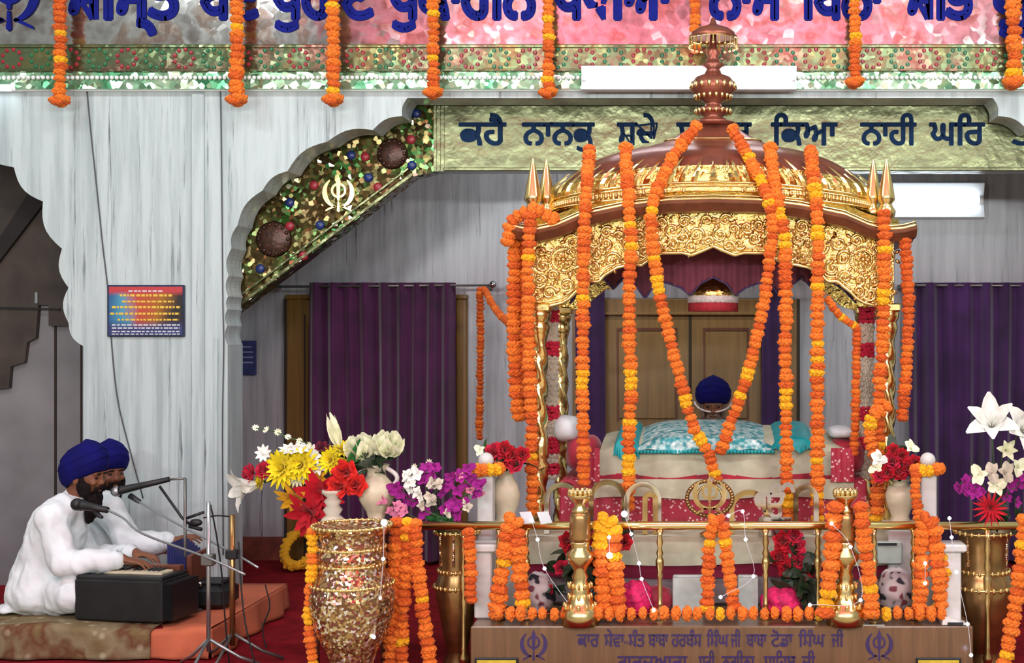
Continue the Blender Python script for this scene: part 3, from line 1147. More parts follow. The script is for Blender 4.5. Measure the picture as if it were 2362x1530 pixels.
def blossom(kind, mat):
    """Unit blossoms (about 1 across) opening along +Z."""
    key = (kind, mat)
    if key in BL:
        return BL[key]
    m = MB()
    if kind == 'rose':
        for n, L, w, a, c, ph in ((3, 0.5, 0.42, 0.05, 0.1, 0), (4, 0.52, 0.5, 0.25, 0.35, 0.3), (5, 0.55, 0.55, 0.5, 0.6, 0.1), (6, 0.55, 0.5, 0.85, 0.8, 0.4)):
            petal(m, n, L, w, a, c, ph, 0.02, 0, -0.5)
    elif kind == 'bud_rose':
        for n, L, w, a, c, ph in ((3, 0.85, 0.5, 0.25, -0.4, 0), (4, 0.88, 0.6, 0.6, -0.85, 0.3), (5, 0.9, 0.66, 0.85, -1.0, 0.1), (5, 0.85, 0.66, 1.1, -0.9, 0.45)):
            petal(m, n, L, w, a, c, ph, 0.02, 0, -0.5)
    elif kind == 'mum':
        for n, L, w, a, c, ph in ((8, 0.32, 0.14, 0.15, 0.3, 0), (12, 0.42, 0.16, 0.5, 0.5, 0.3), (14, 0.5, 0.17, 0.9, 0.4, 0.1), (16, 0.52, 0.17, 1.3, 0.4, 0.4)):
            petal(m, n, L, w, a, c, ph, 0.03, 0, 0.1)
    elif kind == 'spider':
        for n, L, w, a, c, ph in ((10, 0.5, 0.07, 0.3, 0.5, 0), (14, 0.56, 0.08, 0.8, 0.7, 0.3), (16, 0.6, 0.08, 1.2, 0.9, 0.1)):
            petal(m, n, L, w, a, c, ph, 0.02, 0, 0.1)
    elif kind == 'lily':
        petal(m, 3, 0.85, 0.40, 0.25, 1.5, 0, 0.03, 0, 0.25, 0.9)
        petal(m, 3, 0.8, 0.34, 0.2, 1.3, 0.5, 0.03, 0, 0.25, 0.9)
        for k in range(5):
            a = k * 1.256
            m.tube([(0, 0, 0), (0.05 * math.cos(a), 0.05 * math.sin(a), 0.3), (0.13 * math.cos(a), 0.13 * math.sin(a), 0.55)], 0.012, 5)
    elif kind == 'orchid':
        petal(m, 3, 0.5, 0.34, 1.1, 0.4, 0, 0.02, 0, 0.1)
        petal(m, 2, 0.52, 0.5, 1.2, 0.3, 0.25, 0.02, 0, 0.1)
        petal(m, 2, 0.3, 0.28, 0.4, 0.7, 0.75, 0.02, 0, -0.4)
    elif kind == 'poinsettia':
        petal(m, 6, 0.62, 0.26, 1.2, 0.35, 0, 0.02, 0, 0.15)
        petal(m, 7, 0.5, 0.22, 0.8, 0.4, 0.4, 0.02, 0.02, 0.15)
        petal(m, 5, 0.3, 0.16, 0.5, 0.5, 0.1, 0.01, 0.03, 0.15)
    elif kind == 'bud':
        petal(m, 3, 1.0, 0.26, 0.12, -0.2, 0, 0.02, 0, -0.5, 0.9)
        petal(m, 3, 0.9, 0.26, 0.16, -0.1, 0.5, 0.02, 0, -0.5, 0.9)
    elif kind == 'daisy':
        petal(m, 9, 0.42, 0.22, 1.2, 0.3, 0, 0.06, 0, 0.1)
        m.ball((0, 0, 0.03), (0.12, 0.12, 0.08), 8, 6)
    BL[key] = mesh_of(m, kind, mat)
    return BL[key]


def leaf_mesh():
    m = MB()
    petal(m, 1, 1.0, 0.5, 0.5, 0.9, 0, 0, 0, 0.25, 0.8)
    return m


LEAF = {k: mesh_of(leaf_mesh(), 'leaf', k) for k in ('leaf_green', 'leaf_dark')}


def put(me, name, parent, p, d, s, spin=0.0):
    o = bpy.data.objects.new(name, me)
    COL.objects.link(o)
    ORG[o] = Vector(p)
    o.parent = parent
    o.location = Vector(p) - ORG[parent]
    o.rotation_mode = 'QUATERNION'
    o.rotation_quaternion = Vector(d).to_track_quat('Z', 'Y') @ Quaternion((0, 0, 1), spin)
    o.scale = (s, s, s)
    return o


def flower(kind, mat, c, d, s, root, label, name='artificial_flower', group=None, leaves=0, seed=0, lm='leaf_dark'):
    """One stem standing in its vase: blossom, stem and leaves."""
    rnd = random.Random(seed + int(c[0] * 1000) + int(c[2] * 777))
    root, c, d = Vector(root), Vector(c), Vector(d).normalized()
    t = thing(name, label, 'flower', root, group)
    put(blossom(kind, mat), 'blossom', t, c, d, s, rnd.uniform(0, 6))
    mid = (root + c) / 2 + Vector((0, 0, 0.03)) - d * 0.03
    pts = catmull([root, mid, c - d * 0.03, c], 4)
    MB().tube(pts, 0.0035, 5).build('stem', 'stem_green', t, smooth=True)
    for k in range(leaves):
        q = pts[len(pts) // 2 + k % 3]
        put(LEAF[lm], 'leaf', t, q, Vector((rnd.uniform(-1, 1), rnd.uniform(-1, 0.2), rnd.uniform(0, 0.8))), rnd.uniform(0.08, 0.13), rnd.uniform(0, 6))
    return t


def spray(kind, mat, pts, s, root, label, name='orchid_spray', group=None, seed=0, n=None, cat='flower', leaves=0):
    """Several blossoms along one branching stem."""
    rnd = random.Random(seed)
    root = Vector(root)
    t = thing(name, label, cat, root, group)
    cp = catmull([root] + list(pts), 5)
    MB().tube(cp, 0.003, 5).build('stem', 'stem_green', t, smooth=True)
    for p in pts:
        for j in range(n or 1):
            q = Vector(p) + Vector((rnd.uniform(-1, 1), rnd.uniform(-1, 0.3), rnd.uniform(-1, 1))) * s * (0.55 if (n or 1) > 1 else 0.1)
            put(blossom(kind, mat), 'blossom', t, q, Vector((rnd.uniform(-0.7, 0.7), -1, rnd.uniform(-0.2, 0.8))), s * rnd.uniform(0.85, 1.15), rnd.uniform(0, 6))
    for k in range(leaves):
        q = cp[rnd.randrange(len(cp) // 3, len(cp))]
        put(LEAF['leaf_dark'], 'leaf', t, q, Vector((rnd.uniform(-1, 1), rnd.uniform(-1, 0.2), rnd.uniform(0, 0.8))), rnd.uniform(0.08, 0.13), rnd.uniform(0, 6))
    return t


# ---------------------------------------------------------------- palanquin
PY, PB = 6.9, 7.9
TOPC = [(0, 478), (100, 481), (200, 493), (300, 514), (355, 538), (400, 548), (432, 546), (462, 538)]
LOWC = [(0, 572), (22, 582), (50, 593), (72, 587), (119, 588), (146, 603), (165, 616), (185, 614), (220, 621), (248, 637), (262, 653), (286, 653), (297, 664), (314, 676), (330, 692), (347, 702), (375, 709), (412, 712)]


def ip(tab, x):
    for (a, b), (c, d) in zip(tab, tab[1:]):
        if x <= c:
            return b + (d - b) * (x - a) / (c - a)
    return tab[-1][1]


def spiral(m, cx, cz, y, r, turns, sg, th):
    pts, rad = [], []
    for i in range(16):
        t = i / 15
        a = sg * turns * 2 * PI * t + r * 900
        q = r * (1 - 0.85 * t)
        pts.append((cx + q * math.cos(a), y - 0.004 - 0.008 * t, cz + q * math.sin(a)))
        rad.append(th * (1 - 0.5 * t))
    m.tube(pts, rad, 5)


ROOF = [(0.90, 2.315, 0.03), (0.93, 2.36, 0.07), (0.93, 2.42, 0.09), (0.915, 2.48, 0.10), (0.87, 2.54, 0.11), (0.79, 2.595, 0.10), (0.68, 2.637, 0.08), (0.54, 2.667, 0.05), (0.40, 2.69, 0.03), (0.29, 2.72, 0.01), (0.20, 2.765, 0.0), (0.13, 2.81, 0.0), (0.10, 2.835, 0.0)]
RC = (0.0, 7.4)


def roof_point(t, th, off=0.0):
    i = min(int(t), len(ROOF) - 2)
    k = t - i
    hw, z, sg = (ROOF[i][j] * (1 - k) + ROOF[i + 1][j] * k for j in range(3))
    n = 5.0 - 2.6 * min(1, t / 9)
    c, s = math.cos(th), math.sin(th)
    x = (hw + off) * math.copysign(abs(c) ** (2 / n), c)
    y = (hw * 0.53 + off) * math.copysign(abs(s) ** (2 / n), s)
    return Vector((RC[0] + x, RC[1] + y, z - sg * (x / 0.93) ** 2))


def palanquin():
    t = thing('palanquin', 'carved golden palanquin canopy with domed copper roof and twisted posts', 'palanquin', (0, 7.4, 0.255))
    MB().box(-1.0, 1.0, 6.84, 7.96, 0.256, 0.30, 0.01).build('base_frame', 'gold', t)
    sx_ = lambda o: S(o, PY)
    for side in (-1, 1):
        for y in (PY + 0.02, PB):
            m = MB()
            prof = []
            n = 60
            for i in range(n + 1):
                z = 0.30 + (1.72 - 0.30) * i / n
                r = 0.040
                if z < 0.42 or z > 1.62:
                    r = 0.046
                if abs(z - 1.02) < 0.05 or abs(z - 1.65) < 0.02 or abs(z - 0.95) < 0.012:
                    r = 0.052
                prof.append((r, z))
            m.lathe(prof, (side * 0.925, y, 0), 20, lambda a, z: 1 + 0.2 * math.cos(3 * a + z * 42) * (1 if 0.45 < z < 1.6 and abs(z - 1.02) > 0.06 else 0))
            m.build('post', 'gold_smooth', t, smooth=True)
            m = MB()
            m.lathe([(0.036, 1.62), (0.05, 1.64), (0.058, 1.67), (0.05, 1.70), (0.062, 1.72), (0.066, 1.75), (0.06, 1.76)], (side * 0.925, y, 0), 20)
            m.box(side * 0.925 - 0.066, side * 0.925 + 0.066, y - 0.066, y + 0.066, 1.755, 1.80, 0.008)
            m.build('capital', 'gold', t, smooth='auto')
    # front and back arched panels
    for yf, nm in ((PY - 0.03, 'front_panel'), (PB + 0.0, 'back_panel')):
        xs = [i * 4 for i in range(0, 104)] + [415]
        up = [(sx_(o), Z(ip(TOPC, o) + 4, PY)) for o in xs]
        lo = [(sx_(o), Z(ip(LOWC, o), PY)) for o in xs]
        poly = [(-a, b) for a, b in up[::-1]] + up[1:] + lo[::-1] + [(-a, b) for a, b in lo[1:]]
        p = MB().prism(poly, yf, yf + 0.05).build(nm, 'gold_repousse', t)
        if nm == 'front_panel':
            # raised scrollwork, rosettes and a rolled lower edge
            m = MB()
            rnd = random.Random(11)
            pts = []
            tries = 0
            while len(pts) < 130 and tries < 9000:
                tries += 1
                o = rnd.uniform(-405, 405)
                a, b = ip(TOPC, abs(o)) + 24, ip(LOWC, abs(o)) - 14
                if b - a < 16:
                    continue
                y = rnd.uniform(a + 4, b - 4)
                r = rnd.uniform(16, 25)
                if min(y - a + 8, b - y + 8) < r * 0.6:
                    continue
                if any((o - q[0]) ** 2 + (y - q[1]) ** 2 < (0.72 * (r + q[2])) ** 2 for q in pts):
                    continue
                if any((abs(o) - c[0]) ** 2 + (y - c[1]) ** 2 < 42 ** 2 for c in ((344, 600),)):
                    continue
                pts.append((o, y, r))
                spiral(m, sx_(o), Z(y, PY), yf, S(r * 0.85, PY), 1.4, rnd.choice((-1, 1)), 0.0105)
                m.ball((sx_(o), yf - 0.008, Z(y, PY)), 0.013, 8, 6)
                for q in range(3):
                    an = rnd.uniform(0, 6.28)
                    m.ball((sx_(o) + S(r, PY) * math.cos(an), yf - 0.002, Z(y, PY) + S(r, PY) * math.sin(an)), (0.018, 0.012, 0.010), 6, 5, Matrix.Rotation(-an, 3, 'Y'))
            m.build('scrollwork', 'gold_smooth', p, smooth=True)
            for sg in (-1, 1):
                m = MB()
                c = Vector((sx_(sg * 344), yf, Z(600, PY)))
                for k in range(36):
                    a, b = 2 * PI * k / 36, 2 * PI * (k + 1) / 36
                    for rr, th in ((30, 0.006), (20, 0.005)):
                        r = S(rr, PY)
                        m.tube([c + Vector((r * math.cos(q), -0.008, r * math.sin(q))) for q in (a, b)], th, 5)
                for k in range(8):
                    a = 2 * PI * k / 8
                    m.ball(c + Vector((S(11, PY) * math.cos(a), -0.008, S(11, PY) * math.sin(a))), (0.016, 0.012, 0.009), 8, 6, Matrix.Rotation(-a, 3, 'Y'))
                m.ball(c + Vector((0, -0.01, 0)), 0.012, 8, 6)
                m.build('rosette', 'gold_smooth', p, smooth=True)
            for off, r in ((3, 0.010), (14, 0.006)):
                edge = [Vector((sx_(o), yf - 0.004, Z(ip(LOWC, abs(o)) - off, PY))) for o in range(-412, 413, 4)]
                MB().tube(edge, r, 6).build('rolled_edge', 'gold_smooth', p, smooth=True)
    for sg in (-1, 1):
        m = MB()
        pts = []
        n = 40
        ys = [PY + 0.02 + (PB - PY - 0.02) * i / n for i in range(n + 1)]
        lowz = [1.80 + 0.28 * math.sin(PI * i / n) ** 0.7 for i in range(n + 1)]
        poly = [(y, 2.2) for y in ys] + [(y, z) for y, z in zip(ys[::-1], lowz[::-1])]
        mm = MB().prism(poly, 0, 0.04)
        m.add([(sg * 0.955 - (0.04 if sg > 0 else 0) + p.y, p.x, p.z) for p in mm.v], mm.f)
        m.build('side_panel', 'gold_repousse', t)
    # brown cornice with gilt fillets along the arched eave
    os_ = list(range(-462, 463, 6))
    m = MB()
    rings = []
    for o in os_:
        x, z = sx_(o), Z(ip(TOPC, abs(o)), PY)
        rings.append([(x, PY - 0.12, z + 0.030), (x, PY - 0.135, z + 0.012), (x, PY - 0.10, z - 0.028), (x, PY - 0.02, z - 0.034), (x, PY + 0.06, z - 0.01), (x, PY + 0.06, z + 0.03)])
    m.rings(rings, cap=True)
    m.build('cornice', 'cornice_brown', t)
    for dz, y, r in ((0.036, PY - 0.11, 0.010), (0.055, PY - 0.085, 0.006)):
        MB().tube([(sx_(o), y, Z(ip(TOPC, abs(o)), PY) + dz) for o in os_], r, 6).build('gilt_fillet', 'gold_smooth', t, smooth=True)
    for sg in (-1, 1):
        m = MB()
        m.box(sg * 1.0 - 0.06, sg * 1.0 + 0.06, PY - 0.02, PB + 0.1, Z(548, PY) - 0.03, Z(548, PY) + 0.03, 0.01)
        m.build('cornice', 'cornice_brown', t)
    MB().box(-1.0, 1.0, PB, PB + 0.1, 2.12, 2.3, 0.01).build('cornice', 'cornice_brown', t)
    # roof
    NT = 96
    def shell(t0, t1, n, flute=0.0, off=0.0):
        rings = []
        for i in range(n + 1):
            tt = t0 + (t1 - t0) * i / n
            rings.append([roof_point(tt, 2 * PI * k / NT, off + flute * math.cos(36 * 2 * PI * k / NT)) for k in range(NT)])
        return rings
    MB().rings(shell(0, 4.0, 10)).build('gilt_roof_band', 'gold_repousse', t, smooth=True)
    rf = MB().rings(shell(4.0, 12, 26, 0), cap=False).build('copper_roof', 'copper_brown', t, smooth=True)
    # arched soffit under the eave, from cornice to roof band
    m = MB()
    m.grid(lambda u, v: Vector((sx_(-430 + 860 * u), PY - 0.05 + 0.1 * v, Z(ip(TOPC, abs(-430 + 860 * u)), PY) + 0.03 + 0.10 * v * (1 - ((u - 0.5) * 2) ** 2 * 0.3))), 60, 3)
    m.build('gilt_cove', 'gold_repousse', t, smooth=True)
    MB().box(-0.95, 0.95, PY + 0.03, PB, 2.2, 2.22).build('ceiling_panel', 'velvet_maroon', t)
    # rows of beading across the gilt band
    for tt, r in ((1.2, 0.007), (2.1, 0.006), (2.4, 0.008)):
        MB().tube([roof_point(tt, PI + PI * k / 80, 0.004) for k in range(81)], r, 6).build('beading', 'gold_smooth', t, smooth=True)
    m = MB()
    for k in range(90):
        th = PI + PI * (k + 0.5) / 90
        # even spacing along the front
        q = roof_point(1.65, th, 0.006)
        m.ball(q, (0.010, 0.010, 0.022), 6, 5)
    m.tube([roof_point(1.65, PI + PI * (k + 0.5) / 90, 0.002) for k in range(90)], 0.005, 5)
    m.build('petal_row', 'gold_smooth', t, smooth=True)
    m = MB()
    pts = resample([roof_point(2.5, 2 * PI * k / 200, 0.004) for k in range(201)], n=84)
    import bisect
    ths = []
    acc, prev = [0.0], roof_point(2.5, 0)
    for k in range(1, 721):
        q = roof_point(2.5, 2 * PI * k / 720)
        acc.append(acc[-1] + (q - prev).length)
        prev = q
    for k in range(84):
        ths.append(2 * PI * bisect.bisect_left(acc, acc[-1] * k / 84) / 720)
    for k, th in enumerate(ths):
        tipT = 4.9 if k % 2 else 4.35
        w = 0.031
        rows = []
        for i in range(6):
            u = i / 5
            c = roof_point(2.4 + (tipT - 2.4) * u, th, 0.006 + 0.018 * math.sin(PI * u) + 0.012 * u)
            tg = (roof_point(2.5, th + 0.02) - roof_point(2.5, th - 0.02)).normalized()
            ww = w * (1 - u ** 1.6) * 0.5 + 0.001
            nn = Vector((c.x - RC[0], (c.y - RC[1]), 0.1)).normalized()
            rows.append([c - tg * ww, c + nn * 0.008, c + tg * ww])
        m.add([p for r in rows for p in r], [(i * 3 + j, i * 3 + j + 1, i * 3 + j + 4, i * 3 + j + 3) for i in range(5) for j in range(2)])
    m.build('gilt_leaf_ring', 'gold_smooth', t, fix=False)
    MB().tube([roof_point(9.2, 2 * PI * k / 64, 0.004) for k in range(65)], 0.006, 6).build('beading', 'gold_smooth', t, smooth=True)
    # kalash, spire and parasol
    fin = MB().lathe([(0.10, 2.82), (0.13, 2.835), (0.09, 2.85), (0.05, 2.87), (0.085, 2.89), (0.10, 2.905), (0.05, 2.93), (0.045, 2.95), (0.10, 2.985), (0.125, 3.02), (0.128, 3.06), (0.10, 3.095), (0.05, 3.115), (0.04, 3.14), (0.07, 3.16), (0.045, 3.18), (0.03, 3.21), (0.045, 3.235), (0.022, 3.26), (0.018, 3.33), (0.012, 3.36), (0.010, 3.40)], (0, 7.4, 0), 28).build('kalash_finial', 'copper_brown', t, smooth=True)
    m = MB()
    for k in range(18):
        a = 2 * PI * k / 18
        for rr, z, s in ((0.125, 3.045, 0.022), (0.1, 2.985, 0.018), (0.1, 2.9, 0.016)):
            m.ball((rr * math.cos(a), 7.4 + rr * math.sin(a), z), (s * 0.6, s * 0.6, s), 6, 5)
    m.build('lotus_petals', 'gold_smooth', fin, smooth=True)
    par = MB().lathe([(0.01, 3.40), (0.135, 3.315), (0.14, 3.32), (0.13, 3.345), (0.09, 3.372), (0.045, 3.388), (0.02, 3.40), (0.012, 3.43), (0.001, 3.44)], (0, 7.4, 0), 28).build('parasol', 'copper_brown', t, smooth=True)
    m = MB()
    for k in range(24):
        a = 2 * PI * k / 24
        x, y = 0.135 * math.cos(a), 7.4 + 0.135 * math.sin(a)
        m.tube([(x, y, 3.315), (x, y, 3.275)], 0.004, 5)
        m.ball((x, y, 3.268), 0.008, 6, 5)
    m.tube([(0.135 * math.cos(2 * PI * k / 48), 7.4 + 0.135 * math.sin(2 * PI * k / 48), 3.315) for k in range(49)], 0.005, 5)
    m.build('pendant_fringe', 'gold_smooth', par)
    # corner finials
    for x, y, s in ((X(1228, 6.9), 6.92, 1.0), (X(2046, 6.9), 6.92, 1.0), (-0.90, 7.02, 0.95), (0.865, 7.02, 0.95)):
        zb = 2.14 if s == 1 else 2.15
        MB().lathe([(0.05, 0.0), (0.06, 0.02), (0.04, 0.05), (0.03, 0.10), (0.045, 0.125), (0.05, 0.15), (0.035, 0.175), (0.03, 0.19), (0.047, 0.21), (0.044, 0.23), (0.032, 0.30), (0.018, 0.37), (0.006, 0.425), (0.001, 0.44)], (x, y, zb), 16, lambda a, z: 1).build('corner_finial', 'gold_smooth', t, smooth=True)
    # cloth valance inside the canopy
    Y = 7.15
    v = thing('canopy_valance', 'maroon velvet valance with scalloped edge hung inside the palanquin arch', 'valance', (0, Y, Z(585, Y)))
    pts = [(-330, 700), (-300, 668), (-255, 640), (-230, 668), (-205, 640), (-176, 662), (-157, 690), (-140, 664), (-110, 652), (-75, 664), (-52, 682), (-30, 655), (0, 640), (30, 655), (52, 682), (75, 664), (110, 652), (140, 664), (157, 690), (176, 662), (205, 640), (230, 668), (255, 640), (300, 668), (330, 700)]
    m = MB()
    def edge(o):
        for (a, b), (c, d) in zip(pts, pts[1:]):
            if o <= c:
                return b + (d - b) * (o - a) / (c - a)
        return 700
    def fn(u, q):
        o = -330 + 660 * u
        z0, z1 = 2.19, Z(edge(o), Y)
        return Vector((S(o, Y), Y + 0.012 * math.sin(u * 150) * (0.3 + 0.7 * q), z0 + (z1 - z0) * q))
    m.grid(fn, 220, 6)
    m.build('velvet', 'velvet_maroon', v, smooth=True, fix=False)
    m = MB()
    m.tube([Vector((S(o, Y), Y - 0.006, Z(edge(o), Y))) for o in range(-330, 331, 5)], 0.006, 5)
    m.build('dark_braid', 'violet_paint', v, smooth=True)
    # hanging umbrella pendant
    c = W(1645, 700, 7.25)
    p = thing('hanging_parasol', 'small gold parasol with white and red fringe hanging in the palanquin arch', 'parasol', (c.x, c.y, Z(720, 7.25)))
    dz = lambda py: Z(py, 7.25)
    r = S(57, 7.25)
    MB().lathe([(0.004, dz(590)), (0.006, dz(628)), (0.014, dz(636)), (r * 0.25, dz(645)), (r * 0.6, dz(657)), (r * 0.86, dz(668)), (r, dz(681)), (r * 0.98, dz(684)), (r * 0.5, dz(668))], (c.x, c.y, 0), 32, lambda a, z: 1 + 0.05 * math.cos(14 * a)).build('dome', 'gold_repousse', p, smooth=True)
    MB().lathe([(r * 0.98, dz(682)), (r, dz(684)), (r * 1.01, dz(699)), (r * 0.97, dz(699))], (c.x, c.y, 0), 64, lambda a, z: 1 + 0.025 * math.cos(32 * a)).build('white_fringe', 'fringe_white', p, smooth=True)
    MB().lathe([(r * 0.96, dz(697)), (r * 0.98, dz(699)), (r * 0.99, dz(719)), (r * 0.95, dz(719))], (c.x, c.y, 0), 64, lambda a, z: 1 + 0.03 * math.cos(30 * a)).build('red_fringe', 'fringe_red', p, smooth=True)


def white_garlands():
    for px, lab, sp in ((1272, 'white tuberose garland with red rose knots down the left back post', ((730, 14), (805, 17), (952, 16), (1028, 20), (1082, 12))), (1999, 'white tuberose garland with red rose knots down the right back post', ((728, 18), (808, 16), (955, 16), (1024, 16)))):
        Y = 7.08
        t = thing('tuberose_garland', lab, 'garland', W(px, 1100, Y))
        rnd = random.Random(px)
        segs = [708] + [v for y, h in sp for v in (y - h, y + h)] + [1105]
        for a, b in zip(segs[0::2], segs[1::2]):
            if b - a < 8:
                continue
            m = MB()
            n = int((b - a) / 4)
            for i in range(n):
                for k in range(7):
                    an = 2 * PI * k / 7 + i * 0.5
                    y = a + (b - a) * (i + 0.5) / n
                    w = 11 if i % 3 else 14
                    c = W(px, y, Y) + Vector((math.cos(an) * S(w, Y), math.sin(an) * S(w, Y), rnd.uniform(-0.004, 0.004)))
                    m.ball(c, (0.011, 0.011, 0.014), 5, 4)
            m.build('white_section', 'tuberose', t)
        for y, h in sp:
            m = MB()
            for i in range(int(h / 4)):
                for k in range(8):
                    an = 2 * PI * k / 8 + i
                    c = W(px, y - h + 2 * h * (i + 0.5) / int(h / 4), Y) + Vector((math.cos(an) * S(13, Y), math.sin(an) * S(13, Y), rnd.uniform(-0.006, 0.006)))
                    m.ball(c, (0.016, 0.016, 0.013), 6, 4)
            m.build('rose_knot', 'petal_rose', t)


def palki_garlands():
    H = 6.745
    def P(lst, deep=True):
        out = []
        for q in lst:
            px, py = q[0], q[1]
            if len(q) > 2:
                Y = q[2]
            else:
                Y = H if py > 470 else H + 0.20 * min(1, (470 - py) / 125.0)
            out.append(W(px, py, Y))
        return out
    r = 0.034
    garland(P([(1360, 345), (1353, 440), (1348, 520), (1345, 700), (1344, 880), (1346, 1115)]), r, 'marigold garland hanging straight over the palanquin front nearest its left post', mix=(0.55, 0.4, 0.05), runs=[(0.68, 0.74, 'yellow')])
    garland(P([(1443, 342), (1448, 430), (1455, 560), (1451, 720), (1455, 900), (1450, 1040), (1450, 1168)]), r * 1.02, 'second straight marigold garland from the palanquin left post, with a yellow band', mix=(0.6, 0.36, 0.04), runs=[(0.64, 0.68, 'yellow'), (0.85, 0.92, 'yellow'), (0.29, 0.31, 'yellow')])
    garland(P([(1606, 292, 7.02), (1560, 350, 6.93), (1512, 450), (1502, 520), (1515, 640), (1540, 760), (1575, 900), (1602, 990), (1632, 1040), (1652, 1108)]), r, 'left arm of the wide V of marigolds meeting above the green brocade', mix=(0.55, 0.4, 0.05), runs=[(0.46, 0.5, 'yellow'), (0.76, 0.8, 'yellow'), (0.87, 0.9, 'yellow')])
    garland(P([(1690, 298, 7.02), (1730, 370, 6.93), (1768, 450), (1783, 520), (1775, 600), (1755, 740), (1716, 890), (1690, 965), (1662, 1040)]), r * 0.95, 'right arm of the wide V of marigolds meeting above the green brocade', mix=(0.5, 0.46, 0.04), runs=[(0.2, 0.23, 'yellow'), (0.76, 0.79, 'yellow')])
    garland(P([(1776, 342), (1788, 430), (1805, 520), (1812, 600), (1812, 800), (1812, 930), (1815, 1100), (1818, 1195)]), r * 1.02, 'straight marigold garland just right of the V, yellow in the middle', mix=(0.6, 0.35, 0.05), runs=[(0.27, 0.30, 'yellow'), (0.66, 0.71, 'yellow'), (0.94, 0.97, 'yellow')])
    garland(P([(1868, 345), (1880, 430), (1888, 560), (1885, 700), (1885, 900), (1886, 1195)]), r * 1.05, 'straight marigold garland next to the palanquin right post', mix=(0.66, 0.24, 0.1), runs=[(0.13, 0.16, 'yellow'), (0.24, 0.27, 'yellow')])
    garland(P([(1908, 690, 6.80), (1935, 726, 6.82), (1975, 755, 6.86)]), 0.02, 'short thin orange swag tied to the right post', mix=(0.8, 0.1, 0.1))
    garland(P([(1976, 760, 6.86), (1974, 900, 6.86), (1970, 1045, 6.86)]), 0.024, 'thin marigold string hanging beside the right tuberose garland', mix=(0.4, 0.6, 0))
    garland(P([(2040, 492, 6.76), (2040, 650, 6.76), (2034, 800, 6.78), (2026, 960, 6.78), (2022, 1195, 6.78)]), r * 1.05, 'marigold garland running down the front of the right post', mix=(0.6, 0.36, 0.04), runs=[(0.26, 0.3, 'yellow')])
    garland(P([(2088, 540, 6.82), (2096, 700, 6.82), (2090, 850, 6.82), (2082, 965, 6.82)]), r * 0.95, 'dark orange marigold garland hanging outside the right post', mix=(0.3, 0.7, 0))
    garland(P([(2046, 940, 6.74), (2014, 960, 6.74), (2005, 1000, 6.74), (2018, 1045, 6.74)]), r, 'small knot of marigolds low on the right post', mix=(0.8, 0.1, 0.1))
    garland(P([(1186, 545, 6.86), (1186, 640, 6.86), (1184, 800, 6.86), (1196, 962, 6.86)]), r * 1.05, 'outermost marigold garland at the left of the palanquin', mix=(0.6, 0.36, 0.04))
    garland(P([(1208, 545, 6.9), (1206, 640, 6.9), (1200, 800, 6.9), (1206, 962, 6.9)]), r, 'marigold garland tucked behind the outermost left one', mix=(0.4, 0.6, 0))
    garland(P([(1222, 500, 6.76), (1218, 640, 6.76), (1220, 820, 6.76), (1226, 1000, 6.76), (1228, 1180, 6.76)]), r * 1.0, 'marigold garland running down the front of the left post', mix=(0.55, 0.4, 0.05), runs=[(0.12, 0.15, 'yellow')])
    garland(P([(1172, 560, 6.80), (1182, 510, 6.80), (1230, 484, 6.78), (1276, 505, 6.80)]), r * 1.1, 'loop of marigolds wound round the left corner finials', mix=(0.6, 0.3, 0.1))
    Y = 9.05  # mostly deep blossoms: the shade back here is put into the colour
    garland([W(1107, 668, Y), W(1108, 800, Y), W(1106, 1010, Y)], 0.026, 'thin shade-darkened orange garland hanging from the curtain rod end', mix=(0.1, 0.9, 0))
    garland([W(1118, 668, Y), W(1142, 712, 8.6), W(1172, 745, 8.2), Vector((-1.16, 8.0, 1.60)), Vector((-0.975, 7.92, 1.62))], 0.022, 'thin shade-darkened orange swag from curtain rod to the palanquin', mix=(0.1, 0.9, 0))


def frieze_garlands():
    Y = YW - 0.17
    lst = [(138, 240, 'leftmost hanging garland on the frieze, above the pier'), (546, 238, 'hanging marigold garland at the left foot of the scalloped arch'), (768, 238, 'hanging marigold garland above the gold emblem on the mosaic bracket'), (999, 222, 'hanging marigold garland at the left end of the lettered beam'), (1264, 222, 'hanging marigold garland left of the tube light on the frieze'), (1603, 80, 'short garland half hidden behind the palanquin parasol'), (1972, 198, 'hanging marigold garland right of the tube light on the frieze'), (2338, 198, 'rightmost hanging garland on the frieze')]
    for i, (px, yb, lab) in enumerate(lst):
        w = [0.036, 0.04, 0.04, 0.036, 0.034, 0.03, 0.036, 0.046][i]
        pts = [W(px + (3 if i % 2 else -2), -120, Y), W(px, 20, Y), W(px + 1, 120, Y), W(px, yb - 12, Y)]
        t = garland(pts, w, lab, mix=(0.5, 0.42, 0.08), seed=i)
        if yb > 150:
            for k in range(7):
                a = k * 0.9
                o = bpy.data.objects.new('marigold', MG['deep' if k % 2 else 'orange'][0])
                COL.objects.link(o)
                o.parent = t
                o.location = W(px, yb - 12, Y) + Vector((0.028 * math.cos(a), 0.028 * math.sin(a), -0.012 * (k % 3))) - ORG[t]
                o.scale = (w * 0.9,) * 3


